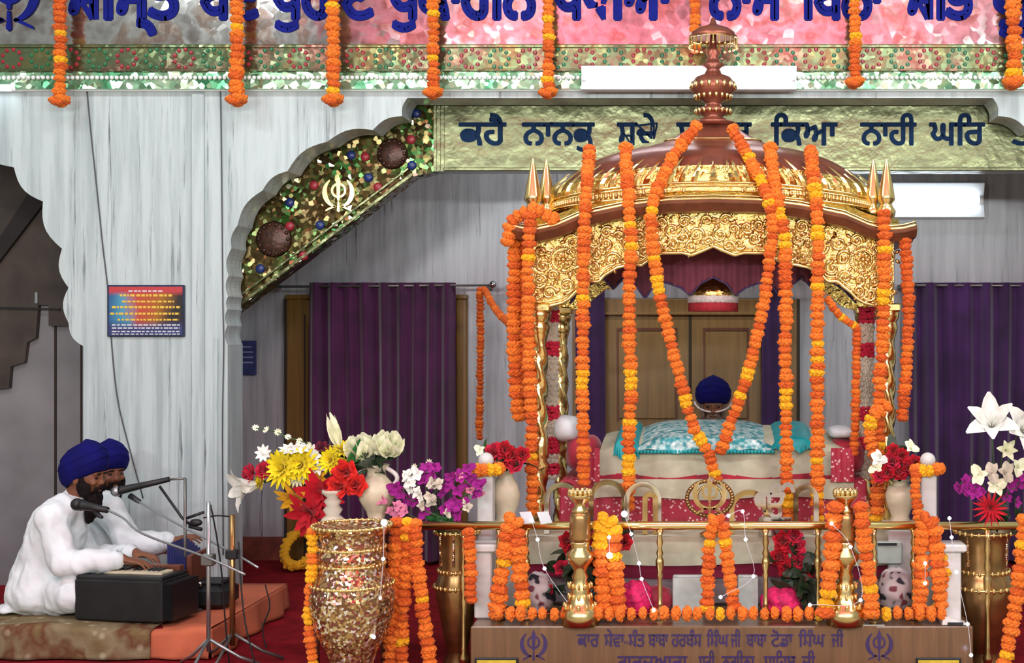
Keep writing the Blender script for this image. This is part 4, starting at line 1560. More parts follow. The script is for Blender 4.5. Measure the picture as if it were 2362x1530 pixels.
def rail_and_stands():
    YR = 6.3
    x0, x1, zr = X(880, YR), X(2560, YR), Z(1213, YR)
    t = thing('altar_rail', 'polished gold rail on turned balusters in front of the palanquin', 'railing', ((x0 + x1) / 2, YR, 0.0))
    m = MB().tube([(x0, YR, zr), (x1, YR, zr)], 0.021, 16)
    m.build('handrail', 'gold_smooth', t, smooth=True)
    for px in (1070, 1152, 1213, 1522, 1766, 1887, 2015, 2108, 2278, 2420):
        zb = 0.255 if 1085 < px < 2245 else 0.0
        h = zr - 0.02 - zb
        prof = [(0.028, 0), (0.028, 0.02), (0.014, 0.04), (0.022, 0.075), (0.026, 0.10), (0.012, 0.14), (0.016, 0.16), (0.012, 0.18), (0.011, 0.45), (0.016, 0.50), (0.012, 0.53), (0.02, 0.60), (0.021, 0.66), (0.012, 0.70), (0.018, 0.74), (0.01, 0.80), (0.017, 0.86), (0.011, 0.93), (0.018, 1.0)]
        MB().lathe([(r, z * h) for r, z in prof], (X(px, YR), YR, zb), 12).build('baluster', 'brass', t, smooth=True)
    # brass lamp stands
    YL = 6.2
    for px, lab in ((1338, 'tall brass lamp stand with leafy cup in front of the rail, left of centre'), (1950, 'tall brass lamp stand with leafy cup between the splayed marigold strands')):
        c = (X(px, YL), YL, 0.255)
        s = thing('lamp_stand', lab, 'lamp stand', c)
        z = lambda py: Z(py, YL) - 0.255
        k = YL / F
        b = MB().lathe([(44 * k, 0), (44 * k, z(1408)), (34 * k, z(1400)), (30 * k, z(1385)), (22 * k, z(1365)), (24 * k, z(1350)), (16 * k, z(1340)), (20 * k, z(1330)), (14 * k, z(1318)), (20 * k, z(1306)), (31 * k, z(1290)), (32 * k, z(1278)), (20 * k, z(1266)), (22 * k, z(1255)), (23 * k, z(1248))], c, 24).build('pedestal', 'brass', s, smooth=True)
        m = MB()
        for i in range(12):
            a = 2 * PI * i / 12
            for rr, zz, sc in ((36, 1398, 0.016), (26, 1376, 0.014), (27, 1350, 0.012)):
                m.ball((c[0] + rr * k * math.cos(a), c[1] + rr * k * math.sin(a), Z(zz, YL)), (sc * 0.6, sc * 0.6, sc * 1.3), 6, 5)
        m.build('leaf_collar', 'gold_smooth', b, smooth=True)
        MB().lathe([(23 * k, z(1249)), (25 * k, z(1240)), (24 * k, z(1195)), (22 * k, z(1186)), (19 * k, z(1182))], c, 24).build('column', 'brass_brown', s, smooth=True)
        cp = MB().lathe([(19 * k, z(1183)), (20 * k, z(1176)), (12 * k, z(1168)), (14 * k, z(1162)), (25 * k, z(1150)), (29 * k, z(1143)), (27 * k, z(1141)), (10 * k, z(1152))], c, 24).build('cup', 'brass', s, smooth=True)
        m = MB()
        for i in range(13):
            a = 2 * PI * i / 13
            m.ball((c[0] + 24 * k * math.cos(a), c[1] + 24 * k * math.sin(a), Z(1137, YL)), (0.012, 0.012, 0.020), 6, 5)
        m.build('leaf_rim', 'gold_smooth', cp, smooth=True)


def rail_garlands():
    Y = 6.235
    def P(l, y=Y): return [W(q[0], q[1], q[2] if len(q) > 2 else y) for q in l]
    def drape(px, strands, lab, r=0.033, mix=(0.66, 0.26, 0.08), y=Y, anchor=None, runs=None):
        st = [P(s, y) for s in strands]
        garland(st[0], r, lab, strands=st, mix=mix, anchor=anchor or W(px, 1410, y), runs=runs)
    drape(940, [[(915, 1206), (912, 1300), (905, 1400), (900, 1530)], [(938, 1202), (936, 1300), (928, 1400), (925, 1535)]], 'thick double marigold garland over the left end of the rail', r=0.037, mix=(0.5, 0.45, 0.05), anchor=W(912, 1535, Y), y=6.24)
    drape(970, [[(955, 1206), (962, 1290), (975, 1400), (990, 1530)]], 'single marigold strand slanting down beside the thick left garland', r=0.033, anchor=W(990, 1530, Y), mix=(0.5, 0.45, 0.05), y=6.24)
    drape(1180, [[(1143, 1420), (1160, 1310), (1172, 1215), (1180, 1198), (1192, 1212), (1198, 1300), (1204, 1392)]], 'marigold garland straddling the rail left of the brass lamp stand', r=0.04)
    drape(1405, [[(1393, 1420), (1388, 1310), (1386, 1215), (1400, 1198), (1414, 1212), (1420, 1300), (1428, 1405)]], 'marigold garland with yellow top straddling the rail right of the left lamp stand', r=0.04, runs=[(0.34, 0.62, 'yellow')])
    drape(1655, [[(1632, 1405), (1634, 1300), (1642, 1215), (1654, 1198), (1666, 1212), (1680, 1300), (1692, 1400)]], 'marigold garland straddling the rail at its middle', r=0.033)
    drape(1955, [[(1905, 1415), (1912, 1330), (1922, 1250), (1926, 1170)]], 'splayed marigold strand down the left side of the right lamp stand', r=0.042, y=6.16)
    drape(1995, [[(2010, 1415), (2003, 1330), (1993, 1250), (1986, 1170)]], 'splayed marigold strand down the right side of the right lamp stand', r=0.036, y=6.16)
    drape(2135, [[(2122, 1420), (2124, 1310), (2126, 1215), (2138, 1198), (2150, 1212), (2162, 1300), (2170, 1395)]], 'marigold garland straddling the rail by the right newel post', r=0.038)
    drape(2350, [[(2362, 1200), (2356, 1290), (2342, 1400), (2318, 1530)]], 'marigold garland hanging at the right gold vase', r=0.036, y=6.1, anchor=W(2318, 1530, 6.1))
    drape(722, [[(722, 1225), (718, 1330), (712, 1440), (722, 1532)]], 'thin marigold string down the left side of the mirrored vase', r=0.026, mix=(0.7, 0.1, 0.2), y=5.98, anchor=W(722, 1532, 5.98))
    drape(1083, [[(1080, 1228), (1086, 1300), (1086, 1385)]], 'short marigold strand hanging right of the slim gold vase', r=0.03, y=6.25, mix=(0.4, 0.6, 0))
    # rows and rings
    garland(P([(1150, 1416), (1400, 1416), (1655, 1416), (1900, 1416), (2172, 1416)], 6.19), 0.033, 'long row of marigolds lying along the front edge of the plinth', strands=[P([(1150, 1416), (1400, 1416), (1655, 1416), (1900, 1416), (2172, 1416)], 6.19)], step=1.6, mix=(0.85, 0.1, 0.05), anchor=W(1655, 1430, 6.19))
    for px, lab in ((1121, 'ring of bright marigolds round the left newel ball'), (2140, 'ring of bright marigolds round the right newel ball')):
        c = W(px, 1083, 6.5)
        ring = [c + Vector((0.062 * math.cos(a * 0.7), 0.062 * math.sin(a * 0.7), 0.004 * math.sin(a))) for a in range(10)]
        garland(ring, 0.03, lab, mix=(0.55, 0.1, 0.35), anchor=c)
    garland([W(2112, 1085, 6.44), W(2112, 1140, 6.42), W(2118, 1195, 6.40)], 0.026, 'marigold strand hanging from the right newel ball', mix=(0.7, 0.3, 0))
    garland([W(2172, 1285, 6.26), W(2178, 1330, 6.26), W(2166, 1400, 6.26)], 0.034, 'loose marigolds hanging on the low marble pillar', mix=(0.6, 0.2, 0.2))


def plinth_and_tiers():
    Y0 = 6.15
    t = thing('altar_plinth', 'long brown marble plinth under the palanquin with painted Gurmukhi inscription', 'plinth', (X(1665, Y0), 7.3, 0))
    MB().box(X(1085, Y0), X(2245, Y0), Y0, 8.75, 0, 0.255, 0.006).build('plinth_block', 'plinth_brown', t)
    for w, a, b in [('ਕਾਰ', 1332, 1382), ('ਸੇਵਾ-ਸੰਤ', 1394, 1487), ('ਬਾਬਾ', 1496, 1541), ('ਹਰਬੰਸ', 1549, 1618), ('ਸਿੰਘ', 1630, 1680), ('ਜੀ', 1686, 1708), ('ਬਾਬਾ', 1722, 1768), ('ਟੋਡਾ', 1778, 1828), ('ਸਿੰਘ', 1842, 1902), ('ਜੀ', 1918, 1945)]:
        write(w, a, b, 1464, 1492, Y0, 'violet_paint', t, bold=0.8, thick=0.002)
    for w, a, b in [('ਗੁਰਦੁਆਰਾ', 1425, 1585), ('ਸ੍ਰੀ', 1612, 1648), ('ਨਗੀਨਾ', 1665, 1740), ('ਸਾਹਿਬ', 1762, 1835), ('ਜੀ', 1850, 1880)]:
        write(w, a, b, 1514, 1545, Y0, 'violet_paint', t, bold=0.8, thick=0.002)
    for px in (1231, 2028):
        m = MB()
        khanda(m, X(px, Y0), Z(1488, Y0), S(72, Y0), Y0, 0.003)
        m.build('khanda_emblem', 'violet_paint', t)
    for a, b, lab in ((1096, 1196, 'small yellow and black plate low on the plinth front, left end'), (2112, 2216, 'small yellow and black plate low on the plinth front, right end')):
        q = thing('name_plate', lab, 'plate', (X((a + b) / 2, Y0), Y0 - 0.012, Z(1560, Y0)))
        MB().box(X(a, Y0), X(b, Y0), Y0 - 0.012, Y0 - 0.001, Z(1560, Y0), Z(1517, Y0), 0.003).build('frame', 'shoe_black', q)
        MB().box(X(a + 5, Y0), X(b - 5, Y0), Y0 - 0.014, Y0 - 0.01, Z(1556, Y0), Z(1522, Y0)).build('plate_face', 'plaque_gold', q)
    # draped table in front of the scripture
    Y = 6.6
    q = thing('draped_table', 'low table draped in cream cloth with dark red stripe behind the rail', 'table', (X(1660, Y), 6.72, 0.256))
    MB().box(X(1225, Y), X(2105, Y), Y + 0.02, 6.86, 0.256, 0.60, 0.01).build('table_body', 'mauve_cloth', q)
    def drop(z0, z1, y, xa, xb, mat, nm, fl=26, amp=0.007):
        m = MB()
        m.grid(lambda u, v: Vector((xa + (xb - xa) * u, y + amp * math.sin(u * fl + 2 * math.sin(u * 9)) * v, z0 + (z1 - z0) * v + 0.006 * v * math.sin(u * 13))), 90, 4)
        return m
    m = drop(Z(1238, Y), Z(1303, Y), Y - 0.004, X(1205, Y), X(2112, Y), None, '')
    m.grid(lambda u, v: Vector((X(1205 + 907 * u, Y), Y - 0.004 + 0.26 * v, Z(1238, Y) + 0.002 * math.sin(u * 40))), 60, 2)
    m.build('cream_cover', 'cream_cloth', q, smooth=True, fix=False)
    drop(Z(1298, Y), Z(1334, Y), Y + 0.006, X(1210, Y), X(2108, Y), None, '').build('red_border', 'petal_maroon', q, smooth=True, fix=False)
    drop(Z(1330, Y), 0.27, Y + 0.014, X(1215, Y), X(2100, Y), None, '').build('mauve_skirt', 'mauve_cloth', q, smooth=True, fix=False)
    # stepped seat with red brocade
    Y = 6.88
    q = thing('stepped_altar', 'red brocade covered step carrying the cream and green draperies', 'altar step', (0, 7.1, 0.302))
    MB().box(X(1290, Y), X(2000, Y), Y, 7.5, 0.302, Z(1108, Y), 0.01).build('seat_block', 'brocade_red', q)
    m = MB()
    m.grid(lambda u, v: Vector((X(1370 + 600 * u, 6.86), 6.865 + 0.008 * math.sin(u * 40) * v, Z(1106, 6.86) + (Z(1150, 6.86) - Z(1106, 6.86)) * v + 0.01 * math.sin(u * 11) * v)), 70, 4)
    m.build('cream_valance', 'cream_cloth', q, smooth=True, fix=False)
    # cushions at the ends
    for px, py, rx, rz, mt, lab in ((1348, 1045, 42, 42, 'crimson_velvet', 'crimson velvet cushion at the left end of the scripture draperies'), (1950, 1050, 44, 44, 'crimson_velvet', 'crimson velvet cushion at the right end of the scripture draperies'), (1308, 988, 30, 30, 'white_cotton', 'round white bolster end beside the left tuberose garland'), (1940, 996, 30, 14, 'white_cotton', 'small folded white cloth on the right crimson cushion')):
        Yc = 7.12
        c = W(px, py, Yc)
        m = MB().ball(c, (S(rx, Yc), 0.14, S(rz, Yc)), 24, 14)
        for i, p in enumerate(m.v):
            d = p - c
            k = 1 + 0.03 * math.sin(9 * d.x / 0.1 + 5 * d.z / 0.1)
            m.v[i] = c + Vector((math.copysign(abs(d.x / S(rx, Yc)) ** 0.7, d.x) * S(rx, Yc), d.y, math.copysign(abs(d.z / S(rz, Yc)) ** 0.7, d.z) * S(rz, Yc))) * k
        tag(m.build('cushion', mt, smooth=True), lab, 'cushion')
    for a, b, lab in ((1340, 1385, 'red brocade panel hanging below the left crimson cushion'), (1915, 1968, 'red brocade panel hanging below the right crimson cushion')):
        m = MB()
        m.grid(lambda u, v: Vector((X(a + (b - a) * u, 6.9), 6.845 + 0.006 * math.sin(u * 14), Z(1032 + 78 * v, 6.9))), 14, 5)
        m.grid(lambda u, v: Vector((X(a + (b - a) * u, 6.9), 6.852 + 0.006 * math.sin(u * 14), Z(1032 + 78 * v, 6.9))), 14, 5)
        tag(m.build('hanging_cloth', 'brocade_red', smooth=True, fix=False), lab, 'cloth')
    # cream and teal draperies
    def drape(x0, x1, ztop, zfold, zdrop, off, wave):
        def fn(u, v):
            x = x0 + (x1 - x0) * u
            w = wave * math.sin(u * 31 + 2 * math.sin(u * 7))
            e = 0.05 * (abs(u - 0.5) * 2) ** 4
            if v < 0.4:
                k = v / 0.4
                return Vector((x, 7.42 - 0.46 * k - off, ztop + (zfold - ztop) * k ** 1.6 - e + off))
            k = (v - 0.4) / 0.6
            return Vector((x, 6.955 - 0.03 * math.sin(PI * k * 0.5) - off + w * k, zfold + (zdrop - zfold) * k - e * (1 - k) + off + 0.012 * math.sin(u * 17) * k))
        return MB().grid(fn, 90, 24)
    Yt = 6.95
    body = thing('scripture_bundle', 'cream draped scripture bundle on its stand under the green brocade', 'bundle', (0, 7.15, Z(1108, 6.88)))
    m = MB().box(X(1395, Yt), X(1948, Yt), 6.985, 7.45, Z(1108, 6.88), 1.045, 0.03)
    m.build('padding', 'cream_cloth', body, smooth='auto')
    drape(X(1383, Yt), X(1962, Yt), 1.118, 1.06, Z(1098, Yt), 0.0, 0.012).build('cream_drapery', 'cream_cloth', body, smooth=True, fix=False)
    m = MB()
    m.grid(lambda u, v: Vector((X(1383 + 579 * u, Yt), 6.925 + 0.012 * math.sin(u * 31 + 2 * math.sin(u * 7)), Z(1096 + (16 + 12 * math.sin(u * 15) ** 2) * v, Yt) + 0.012 * math.sin(u * 17))), 90, 2)
    m.build('red_hem', 'crimson_velvet', body, smooth=True, fix=False)
    rum = thing('brocade_cover', 'turquoise and silver brocade cover draped over the scripture bundle', 'cover', (X(1650, Yt), 7.15, 1.0))
    drape(X(1472, Yt), X(1782, Yt), 1.135, 1.072, Z(1046, Yt), 0.014, 0.006).build('brocade_field', 'brocade_teal', rum, smooth=True, fix=False)
    for a, b, zz in ((1416, 1476, 1058), (1778, 1882, 1044)):
        drape(X(a, Yt), X(b, Yt), 1.13, 1.068, Z(zz, Yt), 0.012, 0.006).build('plain_end', 'teal_silk', rum, smooth=True, fix=False)
    m = MB()
    for i in range(40):
        u = i / 39
        m.ball((X(1472 + 310 * u, Yt), 6.91, Z(1046, Yt) + 0.012), (0.011, 0.006, 0.011), 6, 5)
    m.build('scalloped_hem', 'teal_silk', rum, smooth=True)


def ornaments():
    Y = 6.66
    zt = Z(1238, 6.6) + 0.004
    hoops = [(1262, 1332, 1118, 'steel', 'dull steel hoop farthest left on the draped table'), (1364, 1440, 1112, 'steel', 'bright steel hoop between the first two hanging marigold garlands'), (1446, 1520, 1117, 'steel', 'steel hoop right of the second hanging marigold garland'), (1488, 1512, 1140, 'brass', 'slim narrow brass hoop inside a steel hoop'), (1688, 1768, 1136, 'brass', 'brass hoop right of the round gold emblem'), (1835, 1882, 1124, 'steel', 'steel hoop behind the marigold garland nearest the right post')]
    for a, b, top, mt, lab in hoops:
        r = S((b - a) / 2, Y)
        cx, cz = X((a + b) / 2, Y), Z(top, Y) - r
        pts = [(cx - r, zt)] + [(cx - r * math.cos(PI * k / 20), cz + r * math.sin(PI * k / 20)) for k in range(21)] + [(cx + r, zt)]
        m = MB()
        rings = []
        for i, p in enumerate(pts):
            q = pts[max(0, i - 1)]
            w = pts[min(len(pts) - 1, i + 1)]
            d = Vector((w[0] - q[0], w[1] - q[1])).normalized()
            n = Vector((-d.y, d.x)) * 0.013
            rings.append([(p[0] + n.x, Y - 0.02, p[1] + n.y), (p[0] + n.x, Y + 0.02, p[1] + n.y), (p[0] - n.x, Y + 0.016, p[1] - n.y), (p[0] - n.x, Y - 0.016, p[1] - n.y)])
        m.rings(rings, cap=True)
        tag(m.build('arched_hoop', mt, smooth='auto'), lab, 'ornament')
    # round emblem
    c = W(1637, 1150, Y - 0.05)
    t = thing('round_emblem', 'round gold emblem with coiled rings standing behind the middle of the rail', 'emblem', (c.x, c.y, zt))
    m = MB()
    R_ = S(52, Y)
    for k in range(40):
        a, b = 2 * PI * k / 40, 2 * PI * (k + 1) / 40
        m.tube([c + Vector((R_ * math.cos(q), 0, R_ * 0.78 * math.sin(q))) for q in (a, b)], 0.011, 8)
    m.build('outer_ring', 'brass_brown', t, smooth=True)
    m = MB()
    for k in range(40):
        a, b = 2 * PI * k / 40, 2 * PI * (k + 1) / 40
        m.tube([c + Vector((R_ * 0.55 * math.cos(q), -0.01, R_ * 0.5 * math.sin(q) + 0.01)) for q in (a, b)], 0.007, 8)
    m.build('inner_ring', 'brass', t, smooth=True)
    m = MB()
    khanda(m, c.x, c.z + 0.02, 0.20, c.y - 0.012, 0.01)
    m.build('khanda_emblem', 'brass', t)
    MB().lathe([(0.05, 0), (0.05, 0.012), (0.014, 0.03), (0.012, c.z - R_ * 0.78 - zt)], (c.x, c.y, zt), 16).build('stand', 'brass', t, smooth=True)
    MB().ball(c + Vector((0.008, -0.01, R_ * 0.82)), 0.016, 10, 8).build('glass_knob', 'crystal', t, smooth=True)
    # silver ik onkar
    t = thing('silver_symbol', 'silver cut-out sacred symbol standing behind the rail right of centre', 'symbol', (X(1785, Y), Y - 0.06, zt))
    yy = Y - 0.06
    o = write('ੴ', 1742, 1832, 1138, 1196, yy, 'steel', t, bold=2.2)
    MB().box(X(1750, yy), X(1826, yy), yy - 0.012, yy + 0.012, zt, Z(1193, yy), 0.003).build('stand', 'steel', t)
    # clear name cards hung at the rail
    for a, lab in ((1198, 'left one of two small pale cards on the rail by the left post'), (1238, 'right one of two small pale cards on the rail by the left post')):
        m = MB()
        yy = 6.27
        q = [(a, 1182), (a + 26, 1180), (a + 36, 1206), (a + 10, 1210)]
        m.prism([(X(u, yy), Z(v, yy)) for u, v in q], yy, yy + 0.003)
        tag(m.build('paper_card', 'paper'), lab, 'card')


palanquin()
white_garlands()
palki_garlands()
frieze_garlands()
plinth_and_tiers()
rail_and_stands()
rail_garlands()
ornaments()
# ---------------------------------------------------------------- people
def remeshed(m, voxel, name, mat, parent, smooth=6, wrinkle=None, tris=False):
    me = bpy.data.meshes.new('draft')
    me.from_pydata(m.v, [], m.f)
    o = bpy.data.objects.new('draft', me)
    COL.objects.link(o)
    md = o.modifiers.new('r', 'REMESH')
    md.mode = 'VOXEL'
    md.voxel_size = voxel
    if smooth:
        sm = o.modifiers.new('s', 'SMOOTH')
        sm.factor = 0.5
        sm.iterations = smooth
    dg = bpy.context.evaluated_depsgraph_get()
    nm = bpy.data.meshes.new_from_object(o.evaluated_get(dg))
    bpy.data.objects.remove(o)
    bpy.data.meshes.remove(me)
    org = ORG[parent]
    if wrinkle:
        amp, fr = wrinkle
        ns = [v.normal.copy() for v in nm.vertices]
        for v, n in zip(nm.vertices, ns):
            p = v.co
            q = noise.noise(Vector((p.x * fr[0], p.y * fr[1], p.z * fr[2]))) + 0.9 * (0.35 - abs(noise.noise(Vector((p.x * fr[0] * 1.3 + p.z * 6 + 5, p.y * fr[1] * 1.3, p.z * fr[2] * 1.6 - p.x * 4)))))
            v.co = p + n * amp * q
    for v in nm.vertices:
        v.co = v.co - org
    nm.materials.clear()
    nm.materials.append(M[mat])
    nm.shade_smooth()
    nm.name = name
    return link(name, nm, parent, org)


def blobs(m, pts, rad, n=5):
    """A chain of ellipsoids along points, so that limbs swell and taper."""
    cp = catmull(pts, n)
    k = len(pts) - 1
    for i, p in enumerate(cp):
        t = i / n
        j = min(int(t), k - 1)
        f = t - j
        a, b = rad[j], rad[j + 1]
        a = a if isinstance(a, tuple) else (a, a, a)
        b = b if isinstance(b, tuple) else (b, b, b)
        m.ball(p, tuple(a[q] * (1 - f) + b[q] * f for q in range(3)), 14, 9)
    return m


def limb(m, pts, rad, n=5):
    cp = catmull(pts, n)
    k = len(pts) - 1
    rr = []
    for i in range(len(cp)):
        t = i / n
        j = min(int(t), k - 1)
        rr.append(rad[j] * (1 - (t - j)) + rad[j + 1] * (t - j))
    m.tube(cp, rr, 12)
    m.ball(cp[0], rr[0], 12, 8)
    m.ball(cp[-1], rr[-1], 12, 8)
    return m


def frame(yaw, pitch=0.0, roll=0.0):
    return Matrix.Rotation(yaw, 3, 'Z') @ Matrix.Rotation(pitch, 3, 'Y') @ Matrix.Rotation(roll, 3, 'X')


def head(m, c, R, s=1.0):
    """Skull, jaw, nose, brow, lips and ears; the face looks along local +X."""
    A = lambda x, y, z: c + R @ Vector((x * s, y * s, z * s))
    n0 = len(m.v)
    m.ball((0, 0, 0), (0.096, 0.076, 0.112), 28, 18)
    for i in range(n0, len(m.v)):
        p = m.v[i]
        x, y, z = p
        if z < 0.01:
            k = max(0, min(1, (0.01 - z) / 0.12))
            y *= 1 - 0.32 * k
            x = x * (1 - 0.10 * k) + 0.012 * k
        if x < -0.02 and z < -0.02:
            x *= 0.85
        m.v[i] = A(x, y, z)
    e = lambda x, y, z, r: m.ball(A(x, y, z), tuple(v * s for v in r), 12, 8, R)
    e(0.096, 0, -0.012, (0.017, 0.014, 0.015))          # nose tip
    e(0.090, 0, 0.010, (0.013, 0.010, 0.026))           # bridge
    for q in (-1, 1):
        e(0.088, q * 0.012, -0.016, (0.012, 0.009, 0.010))
        e(0.082, q * 0.030, 0.034, (0.014, 0.026, 0.010))   # brow
        e(0.076, q * 0.040, -0.014, (0.016, 0.020, 0.016))  # cheek
        e(-0.004, q * 0.078, 0.000, (0.020, 0.008, 0.032))  # ear
    e(0.088, 0, -0.046, (0.012, 0.024, 0.007))          # lips
    e(0.086, 0, -0.057, (0.012, 0.021, 0.007))
    e(0.072, 0, -0.094, (0.022, 0.026, 0.018))          # chin
    return A


def face_parts(body, A, R, s, beard='beard_black', long=0.17):
    for q in (-1, 1):
        m = MB().ball(A(0.083, q * 0.031, 0.012), (0.008 * s, 0.013 * s, 0.0065 * s), 10, 8, R)
        m.build('eye', 'eye_dark', body, smooth=True)
        m = MB().ball(A(0.094, q * 0.031, 0.036), (0.005 * s, 0.022 * s, 0.0045 * s), 10, 6, R)
        m.build('eyebrow', beard, body, smooth=True)
    m = MB()
    e = lambda x, y, z, r: m.ball(A(x, y, z), tuple(v * s for v in r), 14, 9, R)
    e(0.062, 0, -0.098, (0.046, 0.056, 0.042))
    e(0.066, 0, -0.13, (0.040, 0.050, 0.05))
    e(0.062, 0, -0.10 - long * 0.5, (0.032, 0.044, long * 0.42))
    e(0.058, 0, -0.10 - long * 0.8, (0.022, 0.03, long * 0.28))
    e(0.099, 0, -0.037, (0.011, 0.034, 0.008))
    for q in (-1, 1):
        e(0.088, q * 0.030, -0.05, (0.012, 0.014, 0.02))
        e(0.045, q * 0.062, -0.055, (0.036, 0.014, 0.045))
        e(0.020, q * 0.070, -0.02, (0.022, 0.012, 0.045))
    remeshed(m, 0.007 * s, 'beard', beard, body, 3, (0.006, (60, 60, 18)))


def turban(body, c, R, mat='navy_cloth', s=1.0, tall=1.0):
    """Wrapped turban: layered folds sweeping up to a peak over the forehead."""
    m = MB()
    def fn(u, v):
        a = 2 * PI * u
        t = PI * (0.03 + 0.69 * v)
        ca, sa = math.cos(a), math.sin(a)
        rx, ry, rz = 0.128, 0.112, 0.122 * tall
        r = math.sin(t)
        x, y, z = rx * r * ca, ry * r * sa, rz * math.cos(t)
        # the rim rides up over the forehead and down behind
        z += (0.040 * ca * v + 0.016 * ca * (1 - v)) * tall - 0.012 * max(0, -ca) * v
        x += -0.010 * (1 - v)
        # overlapping layers slanting down from the front peak
        lay = (v * 5.0 - 2.2 * abs(((a + PI) % (2 * PI)) - PI) / PI * (1.0 if sa > 0 else 0.8)) % 1.0
        k = 1 + 0.055 * (lay - 0.5) * math.sin(PI * min(1, v * 1.15))
        if v > 0.93:
            k *= 1 - 1.6 * (v - 0.93)
        return c + R @ Vector((x * k * s, y * k * s, z * s))
    m.grid(fn, 64, 48)
    o = m.build('turban', mat, body, smooth=True, fix=True)
    return o


def hand(m, wrist, d, n, s=1.0, curl=0.5, side=1, spread=0.12):
    """Palm, four separate fingers bent at the knuckles, and a thumb leaving the palm's side.
    d: from wrist to fingers; n: out of the back of the hand; side: +1 thumb on d x n side."""
    d = Vector(d).normalized()
    n = (Vector(n) - d * Vector(n).dot(d)).normalized()
    w = d.cross(n) * side
    R = Matrix((d, w, n)).transposed()
    P = lambda a, b, c: wrist + (d * a + w * b + n * c) * s
    m.ball(P(0.045, 0, 0), (0.052 * s, 0.040 * s, 0.016 * s), 14, 10, R)
    m.ball(P(0.02, 0, 0), (0.034 * s, 0.029 * s, 0.019 * s), 12, 8, R)
    for i, (b, L, st) in enumerate(((0.030, 0.070, 0.082), (0.010, 0.080, 0.088), (-0.011, 0.074, 0.085), (-0.030, 0.058, 0.076))):
        ang = spread * (1.5 - i) * 0.5
        pts = [P(st - 0.025, b * 0.9, 0)]
        x, y, z = st, b, 0.002
        pts.append(P(x, y, z))
        bend = 0.0
        for k, f in enumerate((0.45, 0.30, 0.25)):
            bend += curl * (0.55, 0.75, 0.6)[k] * (1 + 0.1 * i)
            x += L * f * math.cos(bend)
            z -= L * f * math.sin(bend)
            y += L * f * math.sin(ang)
            pts.append(P(x, y, z))
        m.tube(catmull(pts, 3), [0.0095 * s * (1 - 0.028 * q) for q in range(len(pts) * 3 - 2)], 9)
        m.ball(pts[-1], 0.0072 * s, 8, 6)
    th = [P(0.015, 0.024, -0.004), P(0.038, 0.048, -0.010), P(0.064, 0.060, -0.018), P(0.086, 0.060, -0.026)]
    m.tube(catmull(th, 4), [0.0135 * s - 0.0004 * s * q for q in range(13)], 9)
    m.ball(th[-1], 0.009 * s, 8, 6)
    return m


